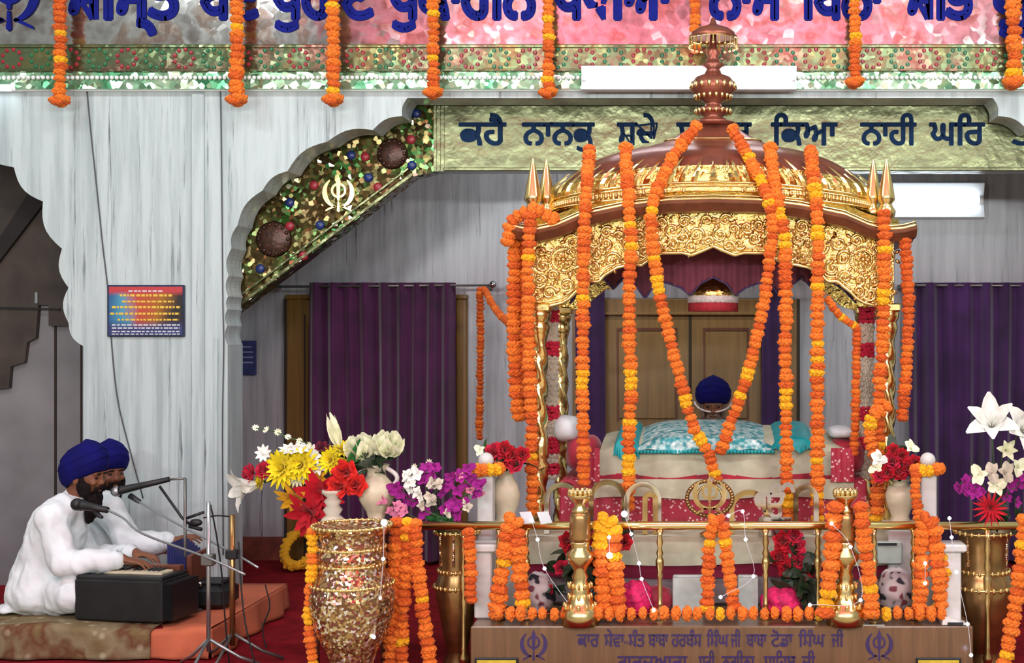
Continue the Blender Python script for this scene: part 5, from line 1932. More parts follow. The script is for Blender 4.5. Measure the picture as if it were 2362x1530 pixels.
def rag_singer(label, Y, pts, yaw, hx, beard_len, hcurl, torso_scale=1.0, head_s=1.0):
    """A seated musician. pts: named picture positions (px, py, dy) taken at depth Y."""
    J = {k: W(v[0], v[1], Y + v[2]) for k, v in pts.items() if k[0] != '_'}
    base = Vector((J['pelvis'].x, J['pelvis'].y, 0.165))
    t = thing('person', label, 'person', base)
    R = frame(yaw, math.radians(8))
    m = MB()
    A = head(m, J['head'], R, head_s)
    limb(m, [J['head'] + R @ Vector((-0.02, 0, -0.06)), J['neck']], [0.058, 0.060])
    blobs(m, [J['neck'], J['chest'], J['waist'], J['pelvis']], [0.06, (0.11, 0.15, 0.12), (0.10, 0.13, 0.12), (0.13, 0.16, 0.10)], 4)
    for q in ('r', 'l'):
        limb(m, [J['neck'] * 0.35 + J[q + 'sho'] * 0.65 + Vector((0, 0, -0.03)), J[q + 'sho'], (J[q + 'sho'] + J[q + 'elb']) / 2, J[q + 'elb']], [0.06, 0.056, 0.048, 0.040], 3)
        limb(m, [J[q + 'elb'], J[q + 'elb'] * 0.6 + J[q + 'wri'] * 0.4, J[q + 'wri']], [0.041, 0.038, 0.027], 3)
        d = J[q + 'tip'] - J[q + 'wri']
        hand(m, J[q + 'wri'], d, Vector(hx[q]), 1.0, hcurl, 1 if q == 'l' else -1)
        limb(m, [J['pelvis'] * 0.6 + J[q + 'kne'] * 0.4, J[q + 'kne']], [0.085, 0.06], 3)
        limb(m, [J[q + 'kne'], J[q + 'ank']], [0.055, 0.04], 3)
        m.ball(J[q + 'ank'], (0.09, 0.05, 0.04), 12, 8)
    body = remeshed(m, 0.0052, 'body', 'skin', t, 4)
    face_parts(body, A, R, head_s, long=beard_len)
    turban(body, A(-0.012, 0, 0.068), R @ Matrix.Rotation(math.radians(-6), 3, 'Y'), s=head_s)
    # kurta
    k = MB()
    blobs(k, [J['neck'] + Vector((-0.01, 0, -0.035)), J['chest'] + Vector((0, 0, 0.06)), J['chest'], J['waist'], J['pelvis']],
          [(0.066, 0.070, 0.03), (0.115, 0.15, 0.08), (0.145, 0.175, 0.13), (0.150, 0.175, 0.13), (0.19, 0.22, 0.12)], 5)
    limb(k, [J['neck'] + Vector((-0.006, 0, -0.05)), J['neck'] + Vector((0.0, 0, 0.0))], [0.068, 0.066])
    for q in ('r', 'l'):
        up = (J[q + 'sho'] + J[q + 'elb']) / 2
        limb(k, [J['neck'] + Vector((-0.01, 0, -0.055)), J['neck'] * 0.5 + J[q + 'sho'] * 0.5 + Vector((-0.005, 0, -0.005)), J[q + 'sho']], [0.072, 0.084, 0.088], 4)
        limb(k, [J['chest'] * 0.35 + J[q + 'sho'] * 0.65 + Vector((0, 0, 0.02)), J[q + 'sho'], up, J[q + 'elb']], [0.085, 0.080, 0.074, 0.072], 4)
        lo = J[q + 'elb'].lerp(J[q + 'wri'], 0.5)
        cuff = J[q + 'elb'].lerp(J[q + 'wri'], 0.88)
        limb(k, [J[q + 'elb'], lo, cuff], [0.072, 0.066, 0.052], 4)
        th = J['pelvis'] * 0.5 + J[q + 'kne'] * 0.5
        limb(k, [J['pelvis'], th, J[q + 'kne']], [0.14, 0.12, 0.092], 4)
    for p, r in pts.get('_skirt', []):
        k.ball(W(p[0], p[1], Y + p[2]), r, 14, 9)
    kur = remeshed(k, 0.0115, 'kurta', 'white_cotton', t, 9, (0.013, (15, 15, 6)))
    lg = MB()
    for q in ('r', 'l'):
        limb(lg, [J[q + 'kne'], J[q + 'kne'].lerp(J[q + 'ank'], 0.85)], [0.078, 0.062], 4)
    remeshed(lg, 0.011, 'trousers', 'off_white_cotton', t, 4, (0.006, (12, 12, 12)))
    # cuffs and a button
    for q in ('r', 'l'):
        a = J[q + 'elb'].lerp(J[q + 'wri'], 0.84)
        b = J[q + 'elb'].lerp(J[q + 'wri'], 0.92)
        MB().tube([a, b], [0.050, 0.052], 16).build('cuff', 'white_cotton', kur, smooth=True)
    return t


def people():
    rag_singer('person in navy turban and white kurta, black beard, playing the black harmonium in profile', 6.95, {
        'head': (196, 1102, 0), 'neck': (172, 1150, 0.01), 'chest': (138, 1215, 0.0), 'waist': (112, 1300, 0.0), 'pelvis': (106, 1366, 0.0),
        'rsho': (122, 1196, -0.175), 'relb': (146, 1303, -0.23), 'rwri': (282, 1290, -0.20), 'rtip': (350, 1302, -0.16),
        'lsho': (150, 1190, 0.165), 'lelb': (205, 1290, 0.22), 'lwri': (312, 1276, 0.06), 'ltip': (380, 1290, 0.02),
        'rkne': (172, 1372, -0.20), 'rank': (120, 1398, 0.02), 'lkne': (205, 1376, 0.26), 'lank': (150, 1398, 0.10),
        '_skirt': [((150, 1392, -0.14), (0.12, 0.10, 0.035)), ((40, 1402, -0.05), (0.11, 0.12, 0.022)), ((5, 1406, -0.02), (0.10, 0.10, 0.014)), ((180, 1392, -0.16), (0.05, 0.05, 0.03))]},
        math.radians(-6), {'r': (0.25, 0, 1), 'l': (0.2, 0, 1)}, 0.13, 0.35)
    rag_singer('person in navy turban and white kurta seated behind, black beard, face towards the grey microphone', 7.42, {
        'head': (250, 1092, 0), 'neck': (236, 1140, 0.0), 'chest': (226, 1205, 0.0), 'waist': (212, 1285, 0.0), 'pelvis': (206, 1345, 0.0),
        'rsho': (250, 1180, -0.16), 'relb': (306, 1258, -0.17), 'rwri': (396, 1248, -0.14), 'rtip': (440, 1240, -0.12),
        'lsho': (244, 1178, 0.16), 'lelb': (310, 1258, 0.16), 'lwri': (392, 1258, 0.04), 'ltip': (436, 1270, 0.02),
        'rkne': (285, 1345, -0.12), 'rank': (230, 1362, 0.04), 'lkne': (300, 1345, 0.2), 'lank': (240, 1362, 0.1)},
        math.radians(-38), {'r': (0.1, -0.3, 1), 'l': (0.1, 0.2, 1)}, 0.08, 0.45, 1.0, 0.97)
    # the reader behind the scripture
    Y = 8.25
    hc = W(1645, 930, Y)
    t = thing('person', 'person in dark blue turban with white cord, bowed behind the turquoise brocade cover', 'person', (hc.x, Y + 0.1, 0.32))
    R = frame(math.radians(-90), math.radians(24))
    m = MB()
    A = head(m, hc, R)
    ch = hc + Vector((0, 0.12, -0.32))
    pel = hc + Vector((0, 0.22, -0.70))
    limb(m, [hc + Vector((0, 0.02, -0.06)), hc + Vector((0, 0.05, -0.15))], [0.055, 0.058])
    blobs(m, [hc + Vector((0, 0.05, -0.15)), ch, pel], [0.06, (0.16, 0.11, 0.13), (0.17, 0.14, 0.1)], 5)
    J = {}
    for q, sg in (('r', -1), ('l', 1)):
        sho, elb, wri = ch + Vector((sg * 0.18, 0, 0.10)), ch + Vector((sg * 0.26, -0.10, -0.12)), ch + Vector((sg * 0.13, -0.30, -0.14))
        J[q] = (sho, elb, wri)
        limb(m, [ch + Vector((sg * 0.1, 0, 0.10)), sho, elb], [0.06, 0.055, 0.04], 3)
        limb(m, [elb, wri], [0.04, 0.027], 3)
        hand(m, wri, Vector((-sg * 0.5, -1, -0.1)), Vector((0, -0.2, 1)), 1.0, 0.4, sg)
        limb(m, [pel + Vector((sg * 0.08, 0, 0)), pel + Vector((sg * 0.30, -0.22, 0.02))], [0.085, 0.06], 3)
        limb(m, [pel + Vector((sg * 0.30, -0.22, 0.02)), pel + Vector((-sg * 0.05, -0.28, -0.03))], [0.055, 0.04], 3)
        m.ball(pel + Vector((-sg * 0.05, -0.28, -0.03)), (0.09, 0.05, 0.04))
    body = remeshed(m, 0.0065, 'body', 'skin', t, 4)
    face_parts(body, A, R, 1.0, 'beard_grey', 0.10)
    tu = turban(body, A(-0.006, 0, 0.062), R @ Matrix.Rotation(math.radians(-10), 3, 'Y'), s=1.02, tall=0.9)
    cord = [A(0.085 * math.cos(a) + 0.012, 0.118 * math.sin(a), 0.022 - 0.035 * math.cos(a)) for a in [(-1.5 + 3.0 * i / 14) for i in range(15)]]
    MB().tube(cord, 0.006, 6).build('white_cord', 'fringe_white', tu, smooth=True)
    k = MB()
    blobs(k, [hc + Vector((0, 0.05, -0.19)), ch, pel], [(0.08, 0.07, 0.03), (0.19, 0.14, 0.14), (0.23, 0.20, 0.12)], 5)
    for q, sg in (('r', -1), ('l', 1)):
        sho, elb, wri = J[q]
        limb(k, [ch + Vector((sg * 0.1, 0, 0.11)), sho, elb], [0.08, 0.075, 0.065], 3)
        limb(k, [elb, elb.lerp(wri, 0.85)], [0.065, 0.048], 3)
        limb(k, [pel, pel + Vector((sg * 0.30, -0.22, 0.02))], [0.14, 0.09], 3)
    remeshed(k, 0.014, 'kurta', 'white_cotton', t, 4, (0.01, (9, 9, 6)))
    s = thing('seat_cushion', 'cream floor cushion under the person behind the scripture', 'cushion', (hc.x, Y + 0.2, 0.256))
    MB().box(hc.x - 0.42, hc.x + 0.42, Y - 0.12, Y + 0.46, 0.256, max(0.3, pel.z - 0.10), 0.04).build('pad', 'cream_cloth', s, smooth='auto')


# ---------------------------------------------------------------- stage and instruments
def stage():
    Y0, Y1, zt = 6.55, 7.72, 0.15
    xr = X(606, 7.3)
    t = thing('musician_platform', 'low platform carrying the two musicians, hidden under rug and orange sheet', 'platform', (-3.6, 7.1, 0))
    MB().box(-6.0, xr - 0.03, Y0 + 0.02, Y1, 0.0, zt - 0.004, 0.01).build('platform_block', 'red_carpet', t)
    def drapery(x0, x1, mat, nm, lab, cat, off, side, nx, lift, Y1=Y1):
        m = MB()
        def fn(u, v):
            # v: 0 back edge, 0.62 front edge, 1 hem near the floor
            x = x0 + (x1 - x0) * u
            rp_ = noise.noise(Vector((x * 3, v * 6, 2.0))) * 0.008
            if v < 0.62:
                return Vector((x, Y1 - (Y1 - Y0) * v / 0.62, zt + off + rp_ * 0.6 + (0.012 * math.sin(7 * x) * (v / 0.62) ** 3)))
            k = (v - 0.62) / 0.38
            yy = Y0 - 0.012 - off - 0.02 * k + 0.014 * k * math.sin(x * 21 + 2 * math.sin(x * 5))
            return Vector((x, yy, (zt + off) * (1 - k) + 0.008 * k + 0.012 * math.sin(7 * x) * (1 - k)))
        m.grid(fn, nx, 26)
        if side:
            def fs(u, v):
                y = Y1 - (Y1 - Y0 + 0.012) * u
                return Vector((x1 + 0.03 * v + 0.02 * v * math.sin(y * 17), y + 0.0, (zt + off) * (1 - v) + 0.008 * v))
            m.grid(fs, 40, 8)
        o = m.build(nm, mat, smooth=True, fix=False)
        sd = o.modifiers.new('thickness', 'SOLIDIFY')
        sd.thickness = lift
        sd.offset = -1
        tag(o, lab, cat)
        return o
    drapery(X(310, 6.55), xr, 'orange_sheet', 'orange_sheet', 'plain orange sheet draped over the right end of the musicians platform', 'sheet', 0.0, True, 90, 0.004)
    drapery(-6.0, X(352, 6.55), 'rug_pattern', 'patterned_rug', 'worn olive and rust patterned rug under the harmonium player', 'rug', 0.008, False, 110, 0.006, 7.10)

    # harmonium with its keys, bellows and lid
    a = math.radians(-9)
    def hbox(name, m, mat, parent):
        return m.build(name, mat, parent)
    hx, hy = X(302, 6.72), 6.76
    h = thing('harmonium', 'black harmonium box played by the front musician, nearest the camera', 'harmonium', (hx, hy, zt + 0.016))
    Rz = Matrix.Rotation(a, 3, 'Z')
    def B(x0, x1, y0, y1, z0, z1, bev=0.006):
        m = MB().box(x0, x1, y0, y1, z0, z1, bev)
        m.v = [Rz @ p + Vector((hx, hy, zt + 0.018)) for p in m.v]
        return m
    B(-0.255, 0.235, -0.13, 0.13, 0, 0.215, 0.01).build('case', 'harmonium_black', h)
    B(-0.25, 0.23, -0.125, 0.125, 0.205, 0.232, 0.008).build('top_board', 'harmonium_black', h)
    kb = B(-0.20, 0.19, -0.06, 0.05, 0.226, 0.242, 0.003).build('keyboard', 'ivory', h)
    for i in range(14):
        if i % 7 in (2, 6):
            continue
        B(-0.185 + i * 0.0268, -0.172 + i * 0.0268, -0.015, 0.05, 0.240, 0.252, 0.002).build('black_key', 'harmonium_black', kb)
    B(-0.22, 0.21, 0.07, 0.122, 0.226, 0.258, 0.006).build('stop_rail', 'stand_wood', h)
    bl = MB()
    rings = []
    for i in range(13):
        k = 0.008 if i % 2 else 0.0
        x = 0.238 + i * 0.0042
        rings.append([Rz @ Vector((x, y, z)) + Vector((hx, hy, zt + 0.018)) for y, z in ((-0.12 + k, 0.01 + k), (0.12 - k, 0.01 + k), (0.12 - k, 0.20 - k), (-0.12 + k, 0.20 - k))])
    bl.rings(rings, cap=True)
    bl.build('bellows', 'harmonium_black', h)
    m = MB()
    for y in (-0.08, 0.08):
        m.tube([Rz @ Vector(p) + Vector((hx, hy, zt + 0.018)) for p in ((-0.258, y, 0.14), (-0.275, y, 0.13), (-0.275, y, 0.10), (-0.258, y, 0.09))], 0.005, 6)
    m.build('carrying_handle', 'brass', h)
    # second instrument: small harmonium with raised purple bellows
    gx, gy = X(482, 7.05), 7.05
    g = thing('small_harmonium', 'second small black harmonium with raised purple bellows at the platform edge', 'harmonium', (gx, gy, zt + 0.006))
    z0 = zt + 0.008
    MB().box(gx - 0.13, gx + 0.13, gy - 0.1, gy + 0.12, z0, z0 + 0.13, 0.03).build('case', 'harmonium_black', g, smooth='auto')
    MB().box(gx - 0.10, gx + 0.10, gy - 0.07, gy + 0.07, z0 + 0.128, z0 + 0.150, 0.008).build('keyboard', 'black_plastic', g)
    bb = MB()
    rings = []
    bx = X(428, 7.05)
    for i in range(15):
        k = 0.010 if i % 2 else 0.0
        t_ = i / 14
        rings.append([(bx - 0.045 + t_ * 0.10, gy + s1 * (0.13 - k), zz) for s1, zz in ((-1, z0 + 0.10 - 0.10 * t_ + k), (1, z0 + 0.10 - 0.10 * t_ + k), (1, z0 + 0.36 - 0.08 * t_ - k), (-1, z0 + 0.36 - 0.08 * t_ - k))])
    bb.rings(rings, cap=True)
    bb.build('bellows', 'plaque_blue', g)
    MB().box(bx + 0.056, bx + 0.085, gy - 0.135, gy + 0.135, z0 + 0.05, z0 + 0.30, 0.006).build('bellows_board', 'stand_wood', g)
    MB().ball((X(468, 7.0), gy - 0.09, z0 + 0.14), 0.014, 8, 6).build('chrome_knob', 'steel', g, smooth=True)


def mic_stands():
    def mic(m_parent, a, b, ball_mat, r=0.028):
        d = (b - a).normalized()
        MB().ball(a, r, 16, 12).build('grille', ball_mat, m_parent, smooth=True)
        L = (b - a).length
        MB().tube([a + d * r * 0.8, a + d * r * 1.2, a + d * L * 0.5, b], [r * 0.95, r * 0.8, r * 0.62, r * 0.5], 14).build('handle', 'black_plastic', m_parent, smooth=True)
    def tripod(t, x, y, mat):
        for k in range(3):
            a = 0.4 + k * 2.094
            MB().tube([(x, y, 0.16), (x + 0.14 * math.cos(a), y + 0.14 * math.sin(a), 0.06), (x + 0.24 * math.cos(a), y + 0.24 * math.sin(a), 0.012)], 0.008, 8).build('leg', mat, t, smooth=True)
    # front stand
    Y = 6.3
    px = 481
    x = X(px, Y)
    t = thing('microphone_stand', 'grey metal stand with boom to the black microphone of the front musician', 'microphone stand', (x, Y, 0))
    MB().tube([(x, Y, 0.10), W(px, 1158, Y)], 0.010, 12).build('pole', 'grey_metal', t, smooth=True)
    tripod(t, x, Y, 'grey_metal')
    MB().box(x - 0.03, x + 0.03, Y - 0.025, Y + 0.025, Z(1305, Y), Z(1278, Y), 0.006).build('clamp', 'pewter', t)
    MB().tube(catmull([W(566, 1326, 6.22), W(481, 1288, 6.27), W(330, 1232, 6.5), W(285, 1196, 6.58), W(246, 1176, 6.62)], 5), 0.006, 8).build('boom', 'grey_metal', t, smooth=True)
    mm = thing('microphone', 'black microphone with foam head below the front musician beard', 'microphone', W(205, 1168, 6.64))
    mic(mm, W(178, 1164, 6.66), W(248, 1177, 6.62), 'black_plastic', 0.032)
    MB().tube([W(215, 1172, 6.64), W(228, 1190, 6.63), W(236, 1194, 6.62)], [0.012, 0.012, 0.008], 8).build('clip', 'black_plastic', mm, smooth=True)
    # rear stand
    Y = 6.42
    px = 536
    x = X(px, Y)
    t = thing('microphone_stand', 'brownish metal stand near the bouquet with long boom passing behind the grey pole', 'microphone stand', (x, Y, 0))
    MB().tube([(x, Y, 0.10), W(px, 1188, Y)], 0.014, 12).build('pole', 'brass_brown', t, smooth=True)
    tripod(t, x, Y, 'pewter')
    MB().box(x - 0.03, x + 0.03, Y - 0.02, Y + 0.03, Z(1290, Y), Z(1268, Y), 0.006).build('clamp', 'black_plastic', t)
    MB().tube(catmull([W(596, 1310, 6.35), W(536, 1275, 6.44), W(400, 1204, 6.75), W(310, 1152, 6.9)], 5), 0.006, 8).build('boom', 'grey_metal', t, smooth=True)
    MB().tube([W(322, 1158, 6.9), W(300, 1144, 6.92)], [0.012, 0.016], 8).build('boom_end', 'black_plastic', t, smooth=True)
    # third stand, carrying the grey-headed microphone
    Y = 6.95
    px = 427
    x = X(px, Y)
    t = thing('microphone_stand', 'slim dark stand with knob and strut holding the grey headed microphone', 'microphone stand', (x, Y, 0.155))
    MB().tube([(x, Y, 0.158), W(px, 1104, Y)], 0.008, 10).build('pole', 'pewter', t, smooth=True)
    MB().lathe([(0.09, 0), (0.09, 0.008), (0.02, 0.02), (0.012, 0.03)], (x, Y, 0.158), 24).build('round_base', 'pewter', t, smooth=True)
    MB().tube([W(368, 1122, Y), W(420, 1195, Y), W(440, 1212, Y)], 0.007, 8).build('strut', 'black_plastic', t, smooth=True)
    MB().tube([W(427, 1104, Y), W(388, 1107, Y)], 0.006, 8).build('arm', 'pewter', t, smooth=True)
    m = MB().ball(W(452, 1206, Y), (0.035, 0.02, 0.02), 12, 8).tube([W(430, 1196, Y), W(470, 1182, Y)], 0.008, 8)
    m.tube([W(436, 1214, Y), W(466, 1222, Y)], 0.010, 8)
    m.build('clamp_knob', 'black_plastic', t, smooth=True)
    mm = thing('microphone', 'grey headed black microphone before the rear musician beard', 'microphone', W(320, 1120, 6.95))
    mic(mm, W(268, 1134, 6.95), W(390, 1106, 6.95), 'grey_metal', 0.028)
    # cables
    for pts, lab in (([(470, 1195, 6.5), (500, 1190, 6.44), (530, 1192, 6.42)], 'short black cable between the stand tops'),
                     ([(486, 1165, 6.3), (500, 1240, 6.33), (512, 1330, 6.36), (520, 1440, 6.4), (530, 1545, 6.42)], 'black cable hanging beside the grey microphone pole'),
                     ([(550, 1250, 6.4), (556, 1350, 6.38), (566, 1440, 6.36), (590, 1540, 6.35)], 'black cable drooping from the brownish stand to the floor'),
                     ([(612, 1350, 7.3), (622, 1400, 7.1), (606, 1450, 6.9), (615, 1500, 6.75)], 'dark cable lying at the platform right edge')):
        q = [W(*p) for p in pts]
        tag(MB().tube(catmull(q, 6), 0.004, 6).build('audio_cable', 'black_plastic', smooth=True), lab, 'cable')
    q = thing('cable_plug', 'small pale plug lying on the red carpet beside the platform', 'plug', W(628, 1386, 7.62) * 1.0)
    ORG[q] = Vector((X(628, 7.9), 7.9, 0.002))
    q.location = ORG[q]
    c = ORG[q]
    MB().box(c.x - 0.03, c.x + 0.03, c.y - 0.02, c.y + 0.02, 0.002, 0.04, 0.006).build('plug_body', 'ivory', q)
    MB().tube([(c.x - 0.03, c.y, 0.02), (c.x - 0.09, c.y + 0.02, 0.006)], 0.005, 6).build('plug_lead', 'black_plastic', q)


# ---------------------------------------------------------------- vases, posts and flowers
def vases():
    Y = 6.05
    k = Y / F
    c = (X(812, Y), Y, 0.0)
    t = thing('mirrored_vase', 'big mirror mosaic vase with bulging body at the left end of the rail', 'vase', c)
    zz = lambda py: Z(py, Y)
    b = MB().lathe([(58 * k, 0.0), (62 * k, 0.02), (50 * k, 0.05), (46 * k, zz(1540)), (56 * k, zz(1505)), (80 * k, zz(1460)), (95 * k, zz(1410)), (98 * k, zz(1375)), (92 * k, zz(1345)), (76 * k, zz(1318)), (72 * k, zz(1300)), (80 * k, zz(1285)), (74 * k, zz(1270)), (72 * k, zz(1250)), (76 * k, zz(1232)), (88 * k, zz(1218)), (88 * k, zz(1212)), (70 * k, zz(1222))], c, 40).build('body', 'gold_mosaic', t)
    for py, r in ((1212, 89), (1262, 75), (1300, 74), (1345, 94)):
        m = MB()
        n = 40
        for i in range(n):
            a = 2 * PI * i / n
            m.ball((c[0] + r * k * math.cos(a), c[1] + r * k * math.sin(a), zz(py)), 0.0095, 6, 5)
        m.tube([(c[0] + r * k * math.cos(2 * PI * i / 32), c[1] + r * k * math.sin(2 * PI * i / 32), zz(py)) for i in range(33)], 0.006, 6)
        m.build('bead_band', 'gold_smooth', b, smooth=True)
    Y = 6.14
    k = Y / F
    for px, lab, s in ((1024, 'slim gold vase behind the rail under the purple orchids', 1.0), (2300, 'tall gold vase at the right edge under the white lilies', 1.35)):
        c = (X(px, Y), Y + (0.32 if px < 2000 else 0.30), 0.0)
        k = c[1] / F
        zz = lambda py: Z(py, c[1])
        t = thing('gold_vase', lab, 'vase', c)
        b = MB().lathe([(30 * k * s, 0), (32 * k * s, 0.02), (22 * k * s, 0.06), (24 * k * s, zz(1500)), (36 * k * s, zz(1440)), (49 * k * s, zz(1375)), (51 * k * s, zz(1350)), (44 * k * s, zz(1330)), (40 * k * s, zz(1312)), (42 * k * s, zz(1260)), (44 * k * s, zz(1235)), (50 * k * s, zz(1226)), (50 * k * s, zz(1222)), (40 * k * s, zz(1232))], c, 32).build('body', 'brass_brown', t, smooth=True)
        for py, r in ((1352, 52), (1316, 43), (1226, 51)):
            m = MB()
            for i in range(26):
                a = 2 * PI * i / 26
                m.ball((c[0] + r * k * s * math.cos(a), c[1] + r * k * s * math.sin(a), zz(py)), (0.009, 0.009, 0.014), 6, 5)
            m.tube([(c[0] + r * k * s * math.cos(2 * PI * i / 26), c[1] + r * k * s * math.sin(2 * PI * i / 26), zz(py)) for i in range(27)], 0.005, 6)
            m.build('bead_band', 'gold_smooth', b, smooth=True)
        for i in range(3):
            m = MB()
            for j in range(14):
                a = -PI / 2 - 0.9 + 0.9 * i
                q = zz(1300 - j * 5)
                m.ball((c[0] + 42 * k * s * math.cos(a), c[1] + 42 * k * s * math.sin(a), q), (0.008, 0.008, 0.008), 6, 5)
            m.build('mirror_studs', 'gold_mosaic', b)
    # wooden side table behind the mirrored vase
    Y = 6.42
    t = thing('side_table', 'reddish wooden side table behind the mirrored vase carrying the cream vase', 'table', (X(825, Y), Y, 0))
    zt = Z(1210, Y)
    MB().box(X(735, Y), X(915, Y), Y - 0.16, Y + 0.16, zt - 0.03, zt, 0.006).build('table_top', 'stand_wood', t)
    for sx_ in (-1, 1):
        for sy_ in (-1, 1):
            x, y = X(825, Y) + sx_ * 0.165, Y + sy_ * 0.13
            MB().lathe([(0.02, 0), (0.016, 0.1), (0.024, 0.35), (0.016, 0.5), (0.022, zt - 0.03)], (x, y, 0), 10).build('leg', 'stand_wood', t, smooth=True)
    # cream vase with scroll handles
    c = (X(868, Y), Y, zt + 0.001)
    k = Y / F
    t = thing('cream_vase', 'ornate cream vase with scroll handles holding the mixed bouquet', 'vase', c)
    z = lambda py: Z(py, Y) - c[2]
    MB().lathe([(28 * k, 0), (30 * k, 0.012), (18 * k, 0.03), (24 * k, z(1178)), (38 * k, z(1155)), (42 * k, z(1135)), (36 * k, z(1115)), (22 * k, z(1098)), (20 * k, z(1085)), (30 * k, z(1072)), (27 * k, z(1072)), (16 * k, z(1088))], c, 28, lambda a, zz: 1 + 0.04 * math.cos(8 * a)).build('body', 'ivory', t, smooth=True)
    for sg in (-1, 1):
        pts = [(c[0] + sg * (20 + 26 * math.sin(PI * u) + (6 * math.sin(2 * PI * u))) * k, c[1], Z(1078 + 66 * u, Y)) for u in [i / 10 for i in range(11)]]
        MB().tube(catmull(pts, 2), 0.011, 8).build('handle', 'ceramic_white', t, smooth=True)
    c = (X(780, Y), Y - 0.09, zt + 0.001)
    t = thing('candlestick', 'beige turned candlestick standing beside the cream vase', 'candlestick', c)
    z = lambda py: Z(py, Y - 0.09) - c[2]
    MB().lathe([(30 * k, 0), (32 * k, 0.012), (24 * k, z(1196)), (15 * k, z(1188)), (22 * k, z(1176)), (14 * k, z(1166)), (20 * k, z(1156)), (12 * k, z(1148)), (24 * k, z(1138)), (24 * k, z(1130)), (10 * k, z(1134))], c, 24).build('turned_body', 'tuberose', t, smooth=True)
    # side vases by the palanquin corners
    for px, lab, py0, Y in ((1166, 'cream stone vase with red roses beside the left newel post', 1085, 6.62), (2076, 'cream stone vase with red roses beside the right newel post', 1108, 6.62)):
        k = Y / F
        zb = Z(1204, Y)
        # low marble stand that lifts the vase to the rail
        s = thing('vase_stand', 'square marble stand under the ' + ('left' if px < 1645 else 'right') + ' cream stone vase', 'stand', (X(px, Y), Y, 0.256))
        MB().box(X(px - 30, Y), X(px + 30, Y), Y - 0.06, Y + 0.06, 0.256, zb - 0.02, 0.008).build('shaft', 'marble_post', s)
        MB().box(X(px - 38, Y), X(px + 38, Y), Y - 0.08, Y + 0.08, zb - 0.022, zb - 0.001, 0.004).build('slab', 'marble_post', s)
        c = (X(px, Y), Y, zb)
        t = thing('stone_vase', lab, 'vase', c)
        z = lambda py: Z(py, Y) - zb
        MB().lathe([(22 * k, 0), (23 * k, 0.01), (20 * k, z(1190)), (30 * k, z(1165)), (34 * k, z(1142)), (28 * k, z(1120)), (17 * k, z(py0 + 14)), (18 * k, z(py0 + 4)), (24 * k, z(py0)), (15 * k, z(py0 + 4))], c, 24).build('body', 'ivory', t, smooth=True)
    # newel posts and low pillars
    Y = 6.5
    k = Y / F
    for px, lab in ((1121, 'white marble newel post with ball top at the left end of the plinth'), (2140, 'white marble newel post with ball top at the right end of the plinth')):
        t = thing('newel_post', lab, 'post', (X(px, Y), Y, 0.256))
        MB().box(X(px - 18, Y), X(px + 18, Y), Y - 0.04, Y + 0.04, 0.256, Z(1082, Y), 0.006).build('shaft', 'marble_post', t)
        m = MB().lathe([(0.022, Z(1084, Y)), (0.018, Z(1076, Y))], (X(px, Y), Y, 0), 16)
        m.ball((X(px, Y), Y, Z(1062, Y)), 18 * k, 20, 14)
        m.build('ball_top', 'marble_post', t, smooth=True)
    for px, Y, lab in ((2193, 6.30, 'low white marble pillar with square cap at the right front of the plinth'), (1118, 6.36, 'low grey marble pillar with square cap at the left front of the plinth')):
        t = thing('low_pillar', lab, 'pillar', (X(px, Y), Y, 0.256))
        MB().box(X(px - 20, Y), X(px + 20, Y), Y - 0.05, Y + 0.05, 0.256, Z(1270, Y), 0.006).build('shaft', 'marble_post', t)
        MB().box(X(px - 32, Y), X(px + 32, Y), Y - 0.07, Y + 0.07, Z(1270, Y), Z(1252, Y), 0.008).build('cap', 'marble_post', t)


